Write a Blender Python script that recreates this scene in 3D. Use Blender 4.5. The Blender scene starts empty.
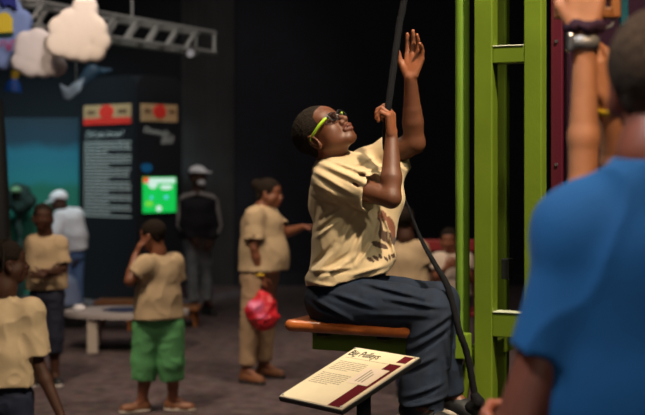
import bpy, math, random
import numpy as np
from mathutils import Vector, Matrix
random.seed(7)
SC = bpy.context.scene
COL = SC.collection
F = 1300.0
CX, HY, EYE = 322.5, 170.0, 1.6
PI = math.pi

def P(px, py, Y):
    return np.array([(px-CX)/F*Y, Y, EYE-(py-HY)/F*Y])
def V3(*a): return np.array(a, dtype=float)
def nrm(v):
    v = np.array(v, dtype=float); return v/np.linalg.norm(v)

# ------------------------------------------------------------------ materials
MATS = {}
def mat(name, col, rough=0.6, bump=0.0, bscale=60, var=0.0, vscale=8, metal=0, sss=0, tint=False, emit=None, estr=0, coat=0, spec=0.5, sheen=0, alpha=None):
    if name in MATS: return MATS[name]
    m = bpy.data.materials.new(name); m.use_nodes = True
    nt = m.node_tree; b = nt.nodes['Principled BSDF']
    b.inputs['Base Color'].default_value = (*col, 1)
    b.inputs['Roughness'].default_value = rough
    b.inputs['Metallic'].default_value = metal
    b.inputs['Specular IOR Level'].default_value = spec
    b.inputs['Coat Weight'].default_value = coat
    b.inputs['Sheen Weight'].default_value = sheen
    if sss:
        b.inputs['Subsurface Weight'].default_value = sss
        b.inputs['Subsurface Radius'].default_value = (1, .35, .2)
        b.inputs['Subsurface Scale'].default_value = .008
    tc = nt.nodes.new('ShaderNodeTexCoord')
    last = None
    if var:
        n = nt.nodes.new('ShaderNodeTexNoise'); n.inputs['Scale'].default_value = vscale; n.inputs['Detail'].default_value = 5
        nt.links.new(tc.outputs['Object'], n.inputs['Vector'])
        r = nt.nodes.new('ShaderNodeMapRange'); r.inputs['From Min'].default_value = .3; r.inputs['From Max'].default_value = .7
        r.inputs['To Min'].default_value = 1-var; r.inputs['To Max'].default_value = 1+var
        nt.links.new(n.outputs['Fac'], r.inputs['Value'])
        mx = nt.nodes.new('ShaderNodeMix'); mx.data_type = 'RGBA'; mx.blend_type = 'MULTIPLY'; mx.inputs['Factor'].default_value = 1
        mx.inputs['A'].default_value = (*col, 1); nt.links.new(r.outputs['Result'], mx.inputs['B'])
        last = mx.outputs['Result']
    if tint:
        at = nt.nodes.new('ShaderNodeAttribute'); at.attribute_name = 'tint'
        mx = nt.nodes.new('ShaderNodeMix'); mx.data_type = 'RGBA'; mx.blend_type = 'MULTIPLY'; mx.inputs['Factor'].default_value = 1
        if last: nt.links.new(last, mx.inputs['A'])
        else: mx.inputs['A'].default_value = (*col, 1)
        nt.links.new(at.outputs['Color'], mx.inputs['B']); last = mx.outputs['Result']
    if last: nt.links.new(last, b.inputs['Base Color'])
    if bump:
        n = nt.nodes.new('ShaderNodeTexNoise'); n.inputs['Scale'].default_value = bscale; n.inputs['Detail'].default_value = 4
        nt.links.new(tc.outputs['Object'], n.inputs['Vector'])
        bp = nt.nodes.new('ShaderNodeBump'); bp.inputs['Strength'].default_value = bump; bp.inputs['Distance'].default_value = .01
        nt.links.new(n.outputs['Fac'], bp.inputs['Height']); nt.links.new(bp.outputs['Normal'], b.inputs['Normal'])
    if emit:
        b.inputs['Emission Color'].default_value = (*emit, 1); b.inputs['Emission Strength'].default_value = estr
    MATS[name] = m
    return m

# ------------------------------------------------------------------ objects
def meta(o, label=None, cat=None, group=None, kind=None):
    if label: o['label'] = label
    if cat: o['category'] = cat
    if group: o['group'] = group
    if kind: o['kind'] = kind
    return o
def empty(name, loc, label=None, cat=None, group=None):
    o = bpy.data.objects.new(name, None); COL.objects.link(o); o.location = tuple(loc); o.empty_display_size = .1
    return meta(o, label, cat, group)
def link(name, me, m, parent=None, origin=None):
    o = bpy.data.objects.new(name, me); COL.objects.link(o)
    if m is not None: me.materials.append(m)
    if parent is not None:
        o.parent = parent
    if origin is not None and parent is None: o.location = tuple(origin)
    return o
def wloc(parent):
    v = np.zeros(3)
    while parent is not None:
        v = v+np.array(parent.location); parent = parent.parent
    return v
def raw(name, verts, faces, m, parent=None, origin=None, smooth=False):
    """verts in world space; the object's origin goes to origin (top level) or the part sits at its parent's origin"""
    off = wloc(parent) if parent is not None else (np.array(origin) if origin is not None else np.zeros(3))
    me = bpy.data.meshes.new(name)
    me.from_pydata([tuple(np.array(v)-off) for v in verts], [], faces); me.update()
    if smooth: me.polygons.foreach_set('use_smooth', [True]*len(me.polygons))
    return link(name, me, m, parent, origin)

class MB:
    def __init__(s): s.v = []; s.f = []
    def add(s, v, f):
        n = len(s.v); s.v += [np.array(x, dtype=float) for x in v]; s.f += [tuple(i+n for i in q) for q in f]
    def obox(s, c, ax, h, bev=0):
        """oriented box: centre, three axes, half sizes, chamfered edges when bev"""
        c = np.array(c, float); ax = [np.array(a, float) for a in ax]
        if not bev:
            v = [c+ax[0]*h[0]*i+ax[1]*h[1]*j+ax[2]*h[2]*k for i in (-1, 1) for j in (-1, 1) for k in (-1, 1)]
            s.add(v, [(0, 1, 3, 2), (4, 6, 7, 5), (0, 4, 5, 1), (2, 3, 7, 6), (0, 2, 6, 4), (1, 5, 7, 3)]); return s
        import bmesh
        bm = bmesh.new(); bmesh.ops.create_cube(bm, size=2)
        for q in bm.verts: q.co = Vector((q.co.x*h[0], q.co.y*h[1], q.co.z*h[2]))
        bmesh.ops.bevel(bm, geom=list(bm.edges), offset=bev, segments=2, affect='EDGES', profile=.5)
        bm.verts.index_update()
        s.add([c+ax[0]*q.co.x+ax[1]*q.co.y+ax[2]*q.co.z for q in bm.verts], [tuple(w.index for w in fc.verts) for fc in bm.faces]); bm.free(); return s
    def box(s, lo, hi, bev=0):
        lo = np.array(lo, float); hi = np.array(hi, float)
        return s.obox((lo+hi)/2, [(1, 0, 0), (0, 1, 0), (0, 0, 1)], (hi-lo)/2, bev)
    def tube(s, pts, r, n=10):
        pts = [np.array(p, float) for p in pts]
        if not hasattr(r, '__len__'): r = [r]*len(pts)
        rings = []
        ref = V3(0.13, .31, .94)
        for i, p in enumerate(pts):
            d = nrm(pts[min(i+1, len(pts)-1)]-pts[max(i-1, 0)])
            if abs(d@ref) > .95: ref = V3(1, 0, 0)
            a = nrm(ref-(ref@d)*d); ref = a; b = np.cross(d, a)
            rings.append([p+r[i]*(math.cos(2*PI*k/n)*a+math.sin(2*PI*k/n)*b) for k in range(n)])
        v = [q for R in rings for q in R]; f = []
        for i in range(len(rings)-1):
            for k in range(n): f.append((i*n+k, i*n+(k+1) % n, (i+1)*n+(k+1) % n, (i+1)*n+k))
        m = len(v); v += rings[0]+rings[-1]      # end caps keep their own corners so the shading stays crisp
        f.append(tuple(m+k for k in range(n))[::-1]); f.append(tuple(m+n+k for k in range(n)))
        s.add(v, f); return s
    def prism(s, poly, d):
        """poly: world points of one face; d: extrusion vector"""
        n = len(poly); d = np.array(d, float)
        s.add([np.array(p, float) for p in poly]+[np.array(p, float)+d for p in poly],
              [tuple(range(n))[::-1], tuple(range(n, 2*n))]+[(k, (k+1) % n, (k+1) % n+n, k+n) for k in range(n)]); return s
    def build(s, name, m, parent=None, origin=None, smooth=False):
        o = raw(name, s.v, s.f, m, parent, origin, smooth)
        import bmesh
        bm = bmesh.new(); bm.from_mesh(o.data); bmesh.ops.recalc_face_normals(bm, faces=bm.faces); bm.to_mesh(o.data); bm.free()
        return o
def spline(pts, n=8):
    pts = [np.array(p, float) for p in pts]; out = []
    for i in range(len(pts)-1):
        p0 = pts[max(i-1, 0)]; p1 = pts[i]; p2 = pts[i+1]; p3 = pts[min(i+2, len(pts)-1)]
        for k in range(n):
            t = k/n
            out.append(.5*((2*p1)+(-p0+p2)*t+(2*p0-5*p1+4*p2-p3)*t*t+(-p0+3*p1-3*p2+p3)*t**3))
    out.append(pts[-1]); return out

# ------------------------------------------------------------------ implicit surfaces
class Sdf:
    def __init__(s, vox=.006): s.vox = vox; s.ops = []; s.paint = []; s.fold = None
    def cone(s, a, b, ra, rb=None, k=.012, flat=None, fs=1.0, mode='add'):
        a = np.array(a, float); b = np.array(b, float); rb = ra if rb is None else rb
        R = max(ra, rb)*max(fs, 1)
        s.ops.append((mode, k, np.minimum(a, b)-R, np.maximum(a, b)+R, 'cone', (a, b, ra, rb, None if flat is None else nrm(flat), fs))); return s
    def chain(s, pts, rs, k=.012, **kw):
        for i in range(len(pts)-1): s.cone(pts[i], pts[i+1], rs[i], rs[i+1], k, **kw)
        return s
    def ell(s, c, r, ax=None, k=.012, mode='add'):
        c = np.array(c, float); r = np.array(r, float)
        A = np.eye(3) if ax is None else np.array([nrm(q) for q in ax])
        R = r.max(); s.ops.append((mode, k, c-R, c+R, 'ell', (c, r, A))); return s
    def ball(s, c, r, k=.012, mode='add'): return s.ell(c, (r, r, r), None, k, mode)
    def clip(s, n, p, k=.003):
        s.ops.append(('clip', k, None, None, 'plane', (nrm(n), np.array(p, float)))); return s
    def evalp(s, kind, a, X, Y, Z):
        if kind == 'cone':
            A, B, ra, rb, fl, fs = a
            d = B-A; L = max(d@d, 1e-9)
            x = X-A[0]; y = Y-A[1]; z = Z-A[2]
            h = np.clip((x*d[0]+y*d[1]+z*d[2])/L, 0, 1)
            x = x-h*d[0]; y = y-h*d[1]; z = z-h*d[2]
            if fl is None:
                return np.sqrt(x*x+y*y+z*z)-(ra+(rb-ra)*h)
            u = x*fl[0]+y*fl[1]+z*fl[2]
            q = x*x+y*y+z*z-u*u
            return (np.sqrt(np.maximum(q, 0)+u*u/(fs*fs))-(ra+(rb-ra)*h))*min(1, fs)
        if kind == 'ell':
            c, r, M = a
            x = X-c[0]; y = Y-c[1]; z = Z-c[2]
            p = [M[i][0]*x+M[i][1]*y+M[i][2]*z for i in range(3)]
            k0 = np.sqrt(sum((p[i]/r[i])**2 for i in range(3)))
            k1 = np.sqrt(sum((p[i]/r[i]**2)**2 for i in range(3)))+1e-6
            return k0*(k0-1)/k1
        n, p = a
        return (X-p[0])*n[0]+(Y-p[1])*n[1]+(Z-p[2])*n[2]
    def mesh(s, name, m, parent=None, origin=None):
        v = s.vox; adds = [o for o in s.ops if o[0] == 'add']
        lo = np.min([o[2] for o in adds], axis=0)-3*v-.006; hi = np.max([o[3] for o in adds], axis=0)+3*v+.006
        N = np.ceil((hi-lo)/v).astype(int)+1
        G = np.full(N, .5, dtype=np.float32)
        ax = [(lo[i]+v*np.arange(N[i])).astype(np.float32) for i in range(3)]
        for mode, k, l, h, kind, a in s.ops:
            if l is None: sl = [slice(0, N[i]) for i in range(3)]
            else:
                pad = k*1.5+3*v
                i0 = np.clip(np.floor((l-pad-lo)/v).astype(int), 0, N); i1 = np.clip(np.ceil((h+pad-lo)/v).astype(int)+1, 0, N)
                if np.any(i1 <= i0): continue
                sl = [slice(i0[i], i1[i]) for i in range(3)]
            X, Y, Z = ax[0][sl[0]][:, None, None], ax[1][sl[1]][None, :, None], ax[2][sl[2]][None, None, :]
            d = s.evalp(kind, a, X, Y, Z).astype(np.float32); g = G[tuple(sl)]
            if mode == 'add':
                hh = np.maximum(k-np.abs(g-d), 0)/k; r = np.minimum(g, d)-hh*hh*k*.25
            elif mode == 'sub':
                d = -d; hh = np.maximum(k-np.abs(g-d), 0)/k; r = np.maximum(g, d)+hh*hh*k*.25
            else:
                hh = np.maximum(k-np.abs(g-d), 0)/k; r = np.maximum(g, d)+hh*hh*k*.25
            G[tuple(sl)] = r
        if s.fold is not None:
            I = np.nonzero(np.abs(G) < 4*v+.02)
            pts = np.stack([ax[i][I[i]] for i in range(3)], 1)
            G[I] += s.fold(pts).astype(np.float32)
        G[0] = G[-1] = .5; G[:, 0] = G[:, -1] = .5; G[:, :, 0] = G[:, :, -1] = .5
        # naive surface nets
        S = G < 0
        acc = np.zeros(tuple(N-1)+(3,), np.float32); cnt = np.zeros(tuple(N-1), np.float32)
        M = tuple(N-1)
        edges = []
        for a in range(3):
            s0 = [slice(None)]*3; s1 = [slice(None)]*3; s0[a] = slice(0, -1); s1[a] = slice(1, None)
            cr = S[tuple(s0)] != S[tuple(s1)]
            I = np.nonzero(cr)
            g0 = G[tuple(s0)][I]; g1 = G[tuple(s1)][I]; t = g0/(g0-g1)
            pos = [I[j].astype(np.float32) for j in range(3)]; pos[a] = pos[a]+t
            b, c = [j for j in range(3) if j != a]
            for db in (0, 1):
                for dc in (0, 1):
                    J = [I[j].copy() for j in range(3)]; J[b] = J[b]-db; J[c] = J[c]-dc
                    fl = np.ravel_multi_index(J, M, mode='clip')
                    for q in range(3): np.add.at(acc.reshape(-1, 3)[:, q], fl, pos[q])
                    np.add.at(cnt.reshape(-1), fl, 1)
            edges.append((a, b, c, I, S[tuple(s0)][I]))
        cell = np.nonzero(cnt.reshape(-1) > 0)[0]
        idx = np.full(cnt.size, -1, np.int64); idx[cell] = np.arange(len(cell))
        vs = acc.reshape(-1, 3)[cell]/cnt.reshape(-1)[cell][:, None]*v+lo
        qs = []
        for a, b, c, I, ins in edges:
            def J(db, dc):
                K = [I[j].copy() for j in range(3)]; K[b] = K[b]-db; K[c] = K[c]-dc
                return idx[np.ravel_multi_index(K, M, mode='clip')]
            q = np.stack([J(0, 0), J(1, 0), J(1, 1), J(0, 1)], 1)
            flip = ins if a != 1 else ~ins
            q[flip] = q[flip][:, ::-1]
            qs.append(q[:, ::-1])
        q = np.concatenate(qs)
        off = wloc(parent) if parent is not None else (np.array(origin) if origin is not None else np.zeros(3))
        me = bpy.data.meshes.new(name)
        me.vertices.add(len(vs)); me.vertices.foreach_set('co', (vs-off).astype(np.float32).ravel())
        me.loops.add(len(q)*4); me.loops.foreach_set('vertex_index', q.astype(np.int32).ravel())
        me.polygons.add(len(q)); me.polygons.foreach_set('loop_start', (np.arange(len(q))*4).astype(np.int32))
        me.update(calc_edges=True); me.validate()
        me.polygons.foreach_set('use_smooth', np.ones(len(me.polygons), bool))
        if s.paint:
            c = np.ones((len(vs), 4), np.float32)
            for (pc, pr, pcol, soft) in s.paint:
                pr = np.array(pr if hasattr(pr, '__len__') else (pr,)*3)
                dd = np.sqrt((((vs-np.array(pc))/pr)**2).sum(1))
                w = np.clip((1+soft-dd)/(2*soft), 0, 1)[:, None]
                c[:, :3] = c[:, :3]*(1-w)+np.array(pcol)*w
            at = me.color_attributes.new('tint', 'FLOAT_COLOR', 'POINT'); at.data.foreach_set('color', c.ravel())
        return link(name, me, m, parent, origin)

def folds(amp, freq, seed, aniso=(1, 1, 1)):
    rs = np.random.RandomState(seed); W = []
    for i in range(7):
        d = rs.normal(size=3)*np.array(aniso); d /= np.linalg.norm(d); W.append((d*freq*(.55+rs.rand()*1.2), rs.rand()*6.28, rs.normal(size=3)*freq*.35, rs.rand()*6))
    def f(p):
        t = np.zeros(len(p))
        for w, ph, w2, p2 in W:
            t += np.sin(p@w+ph+1.6*np.sin(p@w2+p2))
        t /= 2.2
        return -amp*(np.exp(-np.abs(t)*1.6)-.45)
    return f

def creased(base, Y, lines, ycut):
    """pulled creases: soft ridges of cloth running along lines, on the near side"""
    L = [(P(a, b, Y), P(c, d, Y), h, w) for a, b, c, d, h, w in lines]
    def f(p):
        t = base(p)
        near = np.clip((ycut-p[:, 1])/.06+.5, 0, 1)
        for a, b, h, w in L:
            ax, az, bx, bz = a[0], a[2], b[0], b[2]; dx, dz = bx-ax, bz-az; l2 = dx*dx+dz*dz
            q = np.clip(((p[:, 0]-ax)*dx+(p[:, 2]-az)*dz)/l2, 0, 1)
            sx = p[:, 0]-ax-q*dx; sz = p[:, 2]-az-q*dz
            side = (sx*dz-sz*dx)/math.sqrt(l2)
            d = np.sqrt(sx*sx+sz*sz)
            taper = np.sin(PI*np.clip(q*.8+.1, 0, 1))
            t -= near*taper*h*(np.exp(-(d/w)**2)-.75*np.exp(-((side-w*1.6)/w)**2)*np.exp(-np.maximum(d-w*2.4, 0)/w*2)*(side > 0))
        return t
    return f

# ------------------------------------------------------------------ anatomy
def hand(S, w, d, n, side, curl, s=1.0, spread=.12, rs=1.0, thumb=(.55, .75, .35), palmpaint=None):
    """w wrist; d direction of the hand; n where the palm faces; side +1/-1 the thumb's side; curl per finger (3 bends)"""
    w = np.array(w, float); d = nrm(d); n = nrm(np.array(n, float)-(np.array(n, float)@d)*d); c = np.cross(d, n)*side
    L = .078*s; tips = []
    offs = [.030, .010, -.010, -.028]; base = [1.0, 1.04, .99, .90]; fl = [.068, .077, .071, .055]
    for i in range(4):
        b = w+d*L*base[i]+c*offs[i]*s
        S.cone(w+c*offs[i]*.55*s+d*.012*s, b, .0125*s*rs, .0105*s*rs, .010*s)
        t = 0; p = b; cur = curl[i] if hasattr(curl[0], '__len__') else curl
        dirr = nrm(d+c*spread*(1.5-i))
        for j, fr in enumerate((.45, .31, .24)):
            t += cur[j]; q = nrm(dirr*math.cos(t)+n*math.sin(t))
            e = p+q*fl[i]*fr*s*1.08
            S.cone(p, e, (.0092-.001*j)*s*rs, (.0084-.001*j)*s*rs, .004*s); p = e
        tips.append(p)
    tb = w+d*.018*s+c*.022*s
    q = nrm(d*thumb[0]+c*thumb[1]+n*thumb[2]); e = tb+q*.04*s
    S.cone(tb, e, .014*s*rs, .0105*s*rs, .010*s)
    q2 = nrm(d*(thumb[0]+.3)+c*(thumb[1]-.3)+n*(thumb[2]+.1)); e2 = e+q2*.032*s; S.cone(e, e2, .0100*s*rs, .0095*s*rs, .005*s)
    q3 = nrm(q2+n*.2); e3 = e2+q3*.022*s; S.cone(e2, e3, .0095*s*rs, .0075*s*rs, .004*s)
    if palmpaint:
        S.paint.append((w+d*.06*s+n*.028*s, (.055*s,)*3, palmpaint, .5))
        for t_ in tips: S.paint.append((t_+n*.006*s, (.014*s,)*3, palmpaint, .5))
    return tips

def head(S, c, f, u, s=1.0, kid=False, features=True, lip=(.88, .55, .52)):
    f = nrm(f); u = nrm(np.array(u, float)-(np.array(u, float)@f)*f); r = np.cross(f, u)
    A = [r, f, u]
    def L(x, y, z): return np.array(c, float)+s*(r*x+f*y+u*z)
    S.ell(L(0, -.012, .030), np.array((.074, .093, .079))*s, A, .01)
    S.ell(L(0, .028, -.025), np.array((.056, .060, .078))*s, A, .02*s)
    S.ell(L(0, .052, .030), np.array((.056, .036, .040))*s, A, .02*s)
    for q in (-1, 1):
        S.cone(L(q*.047, .002, -.048), L(q*.018, .066, -.085), .020*s, .017*s, .022*s)
        S.ball(L(q*.036, .056, -.026), .025*s, .02*s)
        S.ball(L(q*.041, .034, -.046), .026*s, .03*s)
        S.cone(L(q*.014, .083, .016), L(q*.046, .066, .016), .0085*s, .008*s, .012*s)
    S.ball(L(0, .071, -.088), .017*s, .02*s)
    S.cone(L(0, .084, -.048), L(0, .080, -.066), .018*s, .016*s, .015*s)
    for q in (-1, 1):
        S.ball(L(q*.031, .100, -.001), .015*s, .014*s, mode='sub')
        if features: S.ball(L(q*.031, .076, -.001), .0125*s, .004*s)
    S.cone(L(0, .086, .006), L(0, .106, -.028), .0075*s, .0115*s, .010*s)
    for q in (-1, 1): S.ball(L(q*.0145, .094, -.033), .0098*s, .006*s)
    S.chain([L(-.023, .088, -.058), L(-.008, .100, -.0535), L(.008, .100, -.0535), L(.023, .088, -.058)], [.004*s, .0068*s, .0068*s, .004*s], .005*s)
    S.chain([L(-.021, .087, -.0615), L(0, .0965, -.0675), L(.021, .087, -.0615)], [.0045*s, .0085*s, .0045*s], .005*s)
    S.cone(L(-.022, .098, -.0595), L(.022, .098, -.0595), .0016*s, None, .003*s, mode='sub')
    for q in (-1, 1):
        a = [nrm(r*q+f*(-.35)), nrm(f+u*.2), nrm(u-f*.2)]
        S.ell(L(q*.0775, -.006, -.018), np.array((.0115, .020, .034))*s, a, .006*s)
        S.ell(L(q*.090, .000, -.015), np.array((.008, .011, .020))*s, a, .005*s, mode='sub')
        S.ball(L(q*.078, .004, -.020), .006*s, .004*s)
    S.paint.append((L(0, .098, -.0605), np.array((.026, .026, .0135))*s, lip, .25))
    for q in (-1, 1):
        if features:
            S.paint.append((L(q*.031, .088, -.001), np.array((.0115,)*3)*s, (3.0, 3.0, 3.2), .2))
            S.paint.append((L(q*.031, .090, .000), np.array((.006,)*3)*s, (.15, .1, .1), .2))
        for t in (-.010, 0, .010):
            S.paint.append((L(q*(.032+t), .082-abs(t)*.4, .020-abs(t)*.2), np.array((.0075,)*3)*s, (.28, .25, .25), .4))
    return L

D_HAIR = {'short': .0018, 'bun': .003, 'long': .003}
def hair_cap(m, parent, L, A, s, kind='short', vox=.004, name='hair', thick=.006):
    r, f, u = A
    S = Sdf(vox)
    S.ell(L(0, -.012, .030), np.array((.074+thick, .093+thick, .079+thick))*s, A, .01)
    if kind == 'short':
        S.cone(L(-.028, -.048, -.032), L(.028, -.048, -.032), .026*s, None, .02*s)
        S.clip(f*.73-u*.68, L(0, .086, .060), .004)
        for q in (-1, 1): S.ell(L(q*.09, .016, -.024), np.array((.045, .048, .042))*s, A, .008*s, mode='sub')
    elif kind == 'long':
        S.ell(L(0, -.055, -.03), np.array((.072, .05, .07))*s, A, .03*s)
        S.clip(f*.80-u*.60, L(0, .062, .050), .004)
    elif kind == 'bun':
        S.clip(f*.80-u*.60, L(0, .07, .055), .004)
        S.ball(L(0, -.108, .055), .042*s, .02*s)
        S.cone(L(-.03, -.06, -.04), L(.03, -.06, -.04), .03*s, None, .02*s)
    S.fold = folds(D_HAIR.get(kind, .0035)*s, 160, 5)
    return S.mesh(name, m, parent)

def shoe(parent, ank, fd, m, sole, s=1.0, z0=None, vox=.006, up=(0, 0, 1), tag=None):
    ank = np.array(ank, float); fd = nrm(fd); up = nrm(np.array(up, float)-(np.array(up, float)@fd)*fd); c = np.cross(fd, up)
    base = ank-up*(.075*s) if z0 is None else np.array([ank[0], ank[1], z0])
    S = Sdf(vox)
    S.cone(base+up*.045*s-fd*.035*s, base+up*.035*s+fd*.14*s, .040*s, .032*s, .02*s)
    S.ell(base+fd*.10*s+up*.030*s, (.075*s, .043*s, .034*s), [fd, c, up], .02*s)
    S.cone(base+up*.04*s-fd*.02*s, base+up*.105*s-fd*.01*s, .042*s, .040*s, .015*s)
    S.cone(base+up*.09*s, base+up*.16*s, .030*s, .033*s, .004, mode='sub')
    S.clip(-up, base+up*.014*s, .002)
    o = S.mesh('shoe', m, parent)
    T = Sdf(vox)
    T.cone(base-fd*.035*s+up*.012*s, base+fd*.15*s+up*.012*s, .042*s, .036*s, .02*s, flat=c, fs=1.08)
    T.clip(up, base+up*.024*s, .002); T.clip(-up, base, .002)
    off = o
    q = T.mesh('sole', sole, o)
    if tag: o['label'] = tag
    return o

def person(label, Y, D, group=None, cat='person'):
    """D: joints as (px, py, depth offset) plus clothes"""
    J = {k: P(v[0], v[1], Y+v[2]) for k, v in D['J'].items()}
    g = D.get('r', {}); vox = D.get('vox', .0075); s = D.get('s', 1.0)
    tf = nrm(D['tf']); tr = np.cross(tf, V3(0, 0, 1))   # torso forward, torso right
    org = D.get('org')
    if org is None:
        org = (J['anL']+J['anR'])/2; org[2] = 0
    E = empty('person', org, label, cat, group)
    td = g.get('depth', .095)*s; tw = g.get('wide', 1.45); wst = g.get('waist', 1.0); bel = g.get('belly', 0)
    up_r = g.get('uparm', .042)*s; el_r = g.get('elbow', .034)*s; wr_r = g.get('wrist', .024)*s
    th_r = g.get('thigh', .075)*s; kn_r = g.get('knee', .052)*s; ca_r = g.get('calf', .050)*s; an_r = g.get('ankle', .034)*s
    B = Sdf(D.get('bvox', vox))
    hc = J['head']; hs = D.get('hs', 1.0)
    L = head(B, hc, D['hf'], D['hu'], hs, features=D.get('eyes', True))
    f = nrm(D['hf']); u = nrm(np.array(D['hu'], float)-(np.array(D['hu'], float)@f)*f); r = np.cross(f, u); A = [r, f, u]
    nb = J['neck']
    B.cone(L(0, -.022, -.035), nb, .050*hs, .052*hs*g.get('neck', 1), .02)
    sm = (J['shL']+J['shR'])/2
    B.cone(J['shL'], J['shR'], up_r*.95, None, .04)
    B.cone(nb, sm, .055*s, .06*s, .04)
    B.cone(J['chest'], J['pelvis'], td*.85, td*.85*wst, .05, flat=tr, fs=tw)
    for q in 'LR':
        B.cone(J['sh'+q], J['el'+q], up_r, el_r*1.02, .02)
        a, b = J['el'+q], J['wr'+q]
        B.cone(a, a+(b-a)*.32, el_r, el_r*1.06, .012); B.cone(a+(b-a)*.32, b, el_r*1.06, wr_r, .012)
        hd = D['hand'][q]
        hand(B, b, hd[0], hd[1], hd[2], hd[3], s=hd[4] if len(hd) > 4 else s, palmpaint=D.get('palm'), **(hd[5] if len(hd) > 5 else {}))
        if 'hip'+q in J:
            B.cone(J['hip'+q], J['kn'+q], th_r*.9, kn_r, .03)
            a, b = J['kn'+q], J['an'+q]
            back = nrm(D.get('calfdir', -tf))
            m_ = a+(b-a)*.33+back*.012*s
            B.cone(a, m_, kn_r*.95, ca_r, .02); B.cone(m_, b, ca_r, an_r, .02)
            fd = nrm(D['foot'][q]); up = D.get('footup', (0, 0, 1))
            B.cone(b, b+fd*.10*s-V3(*up)*.045*s, an_r*.95, an_r*.75, .02)
    if D.get('body_extra'): D['body_extra'](B, J, L)
    body = B.mesh('body', D['skin'], E)
    if D.get('hair'): hair_cap(D['hair'], E, L, A, hs, D.get('hairkind', 'short'), D.get('hvox', min(vox, .005)), thick=D.get('hthick', .006))
    # shirt
    if D.get('shirt'):
        S = Sdf(vox); e = D.get('ease', .014)
        hem = J.get('hem', J['pelvis'])
        fr = D.get('sleeve', .6)
        sr = D.get('sleever', 1.18)
        for q in 'LR':
            a, b, w = J['sh'+q], J['el'+q], J['wr'+q]
            if fr <= 1:
                en = a+(b-a)*fr
                S.cone(a, en, up_r+e, (up_r+e)*sr, .025)
                d_ = nrm(b-a)
                S.clips = None
            else:
                S.cone(a, b, up_r+e, el_r+e, .02); en = b+(w-b)*(fr-1); S.cone(b, en, el_r+e, wr_r+e*.9, .02); d_ = nrm(w-b)
        for q in 'LR':
            a, b, w = J['sh'+q], J['el'+q], J['wr'+q]
            if fr <= 1: en = a+(b-a)*fr; d_ = nrm(b-a); rr = (up_r+e)*sr
            else: en = b+(w-b)*(fr-1); d_ = nrm(w-b); rr = wr_r+e*.9
            # cut the sleeve square and hollow its opening
            p1 = nrm(np.cross(d_, V3(.3, .8, .2))); p2 = np.cross(d_, p1)
            S.ell(en+d_*.06, (.06, rr*1.7, rr*1.7), [d_, p1, p2], .004, mode='sub')
            S.cone(en-d_*.008, en+d_*.06, rr-.011, None, .004, mode='sub')
        S.cone(J['chest'], (J['chest']+hem)/2, td+e*.4, (td+e)*wst, .03, flat=tr, fs=tw)
        S.cone((J['chest']+hem)/2, hem, (td+e)*wst, (td+e*1.3)*wst*g.get('hemw', 1), .03, flat=tr, fs=tw)
        if bel: S.ball((J['chest']+hem)*.5+tf*td*.45-V3(0, 0, .05), bel, .08)
        S.cone(J['shL'], J['shR'], up_r+e*.75, None, .05)
        for q in 'LR': S.cone(J['sh'+q], J['chest']*.75+J['sh'+q]*.25, up_r+e*.6, td*.9, .05)
        S.cone(nb-(nb-sm)*.25, sm, .058*s, .07*s, .04)
        if D.get('shirt_extra'): D['shirt_extra'](S, J, L, tf, tr)
        hd_ = nrm(D.get('hemn', hem-J['chest'])); R = td*tw*1.5
        S.clip(hd_, hem+hd_*D.get('hemoff', 0.0), .004)
        S.cone(nb-(nb-L(0, -.022, -.035))*.0-nrm(L(0, -.02, -.035)-nb)*.012, L(0, -.02, -.04), .054*hs*g.get('neck', 1), .062*hs, .005, mode='sub')
        S.fold = D.get('fold', folds(.006, 34, int(abs(hc[0]*100)) % 97+3, (1, 1, .7)))
        so = S.mesh('shirt', D['shirt'], E)
        if D.get('shirt_label'): so['label'] = D['shirt_label']
    if D.get('lower'):
        T = Sdf(vox); e = D.get('lease', .014); ln = D.get('len', 1.9); fl = D.get('flare', 1.0)
        T.cone(J['hipL'], J['hipR'], th_r+e*.6, None, .03)
        T.cone(J['pelvis'], (J['hipL']+J['hipR'])/2, td*.98*g.get('hipw', 1), td*.98*g.get('hipw', 1), .04, flat=tr, fs=tw*.95)
        for q in 'LR':
            a, b, c = J['hip'+q], J['kn'+q], J['an'+q]
            if ln <= 1: T.cone(a, a+(b-a)*ln, th_r+e, (kn_r+e)*fl, .012)
            else:
                T.cone(a, b, th_r+e, (kn_r+e)*fl, .012)
                T.cone(b, b+(c-b)*(ln-1), (kn_r+e)*fl, (ca_r*.9+e)*fl, .012)
        if D.get('lower_extra'): D['lower_extra'](T, J, tf, tr)
        for q in 'LR':
            a, b, c = J['hip'+q], J['kn'+q], J['an'+q]
            en, d_, rr = (a+(b-a)*ln, nrm(b-a), (kn_r+e)*fl) if ln <= 1 else (b+(c-b)*(ln-1), nrm(c-b), (ca_r*.9+e)*fl)
            p1 = nrm(np.cross(d_, V3(.3, .8, .2))); p2 = np.cross(d_, p1)
            T.ell(en+d_*.06, (.06, rr*1.5, rr*1.5), [d_, p1, p2], .004, mode='sub')
            T.cone(en-d_*.005, en+d_*.06, rr-.012, None, .004, mode='sub')
        T.fold = D.get('lfold', folds(.006, 38, int(abs(hc[0]*100)) % 89+5, (1, 1, 1)))
        T.mesh(D.get('lower_name', 'trousers'), D['lower'], E)
    if D.get('shoe') and 'anL' in J:
        for q in 'LR':
            shoe(E, J['an'+q], D['foot'][q], D['shoe'], D['sole'], s*D.get('shs', 1.0), z0=D.get('z0', 0.0), vox=.006, up=D.get('footup', (0, 0, 1)))
    return E, J, L, A

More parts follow.
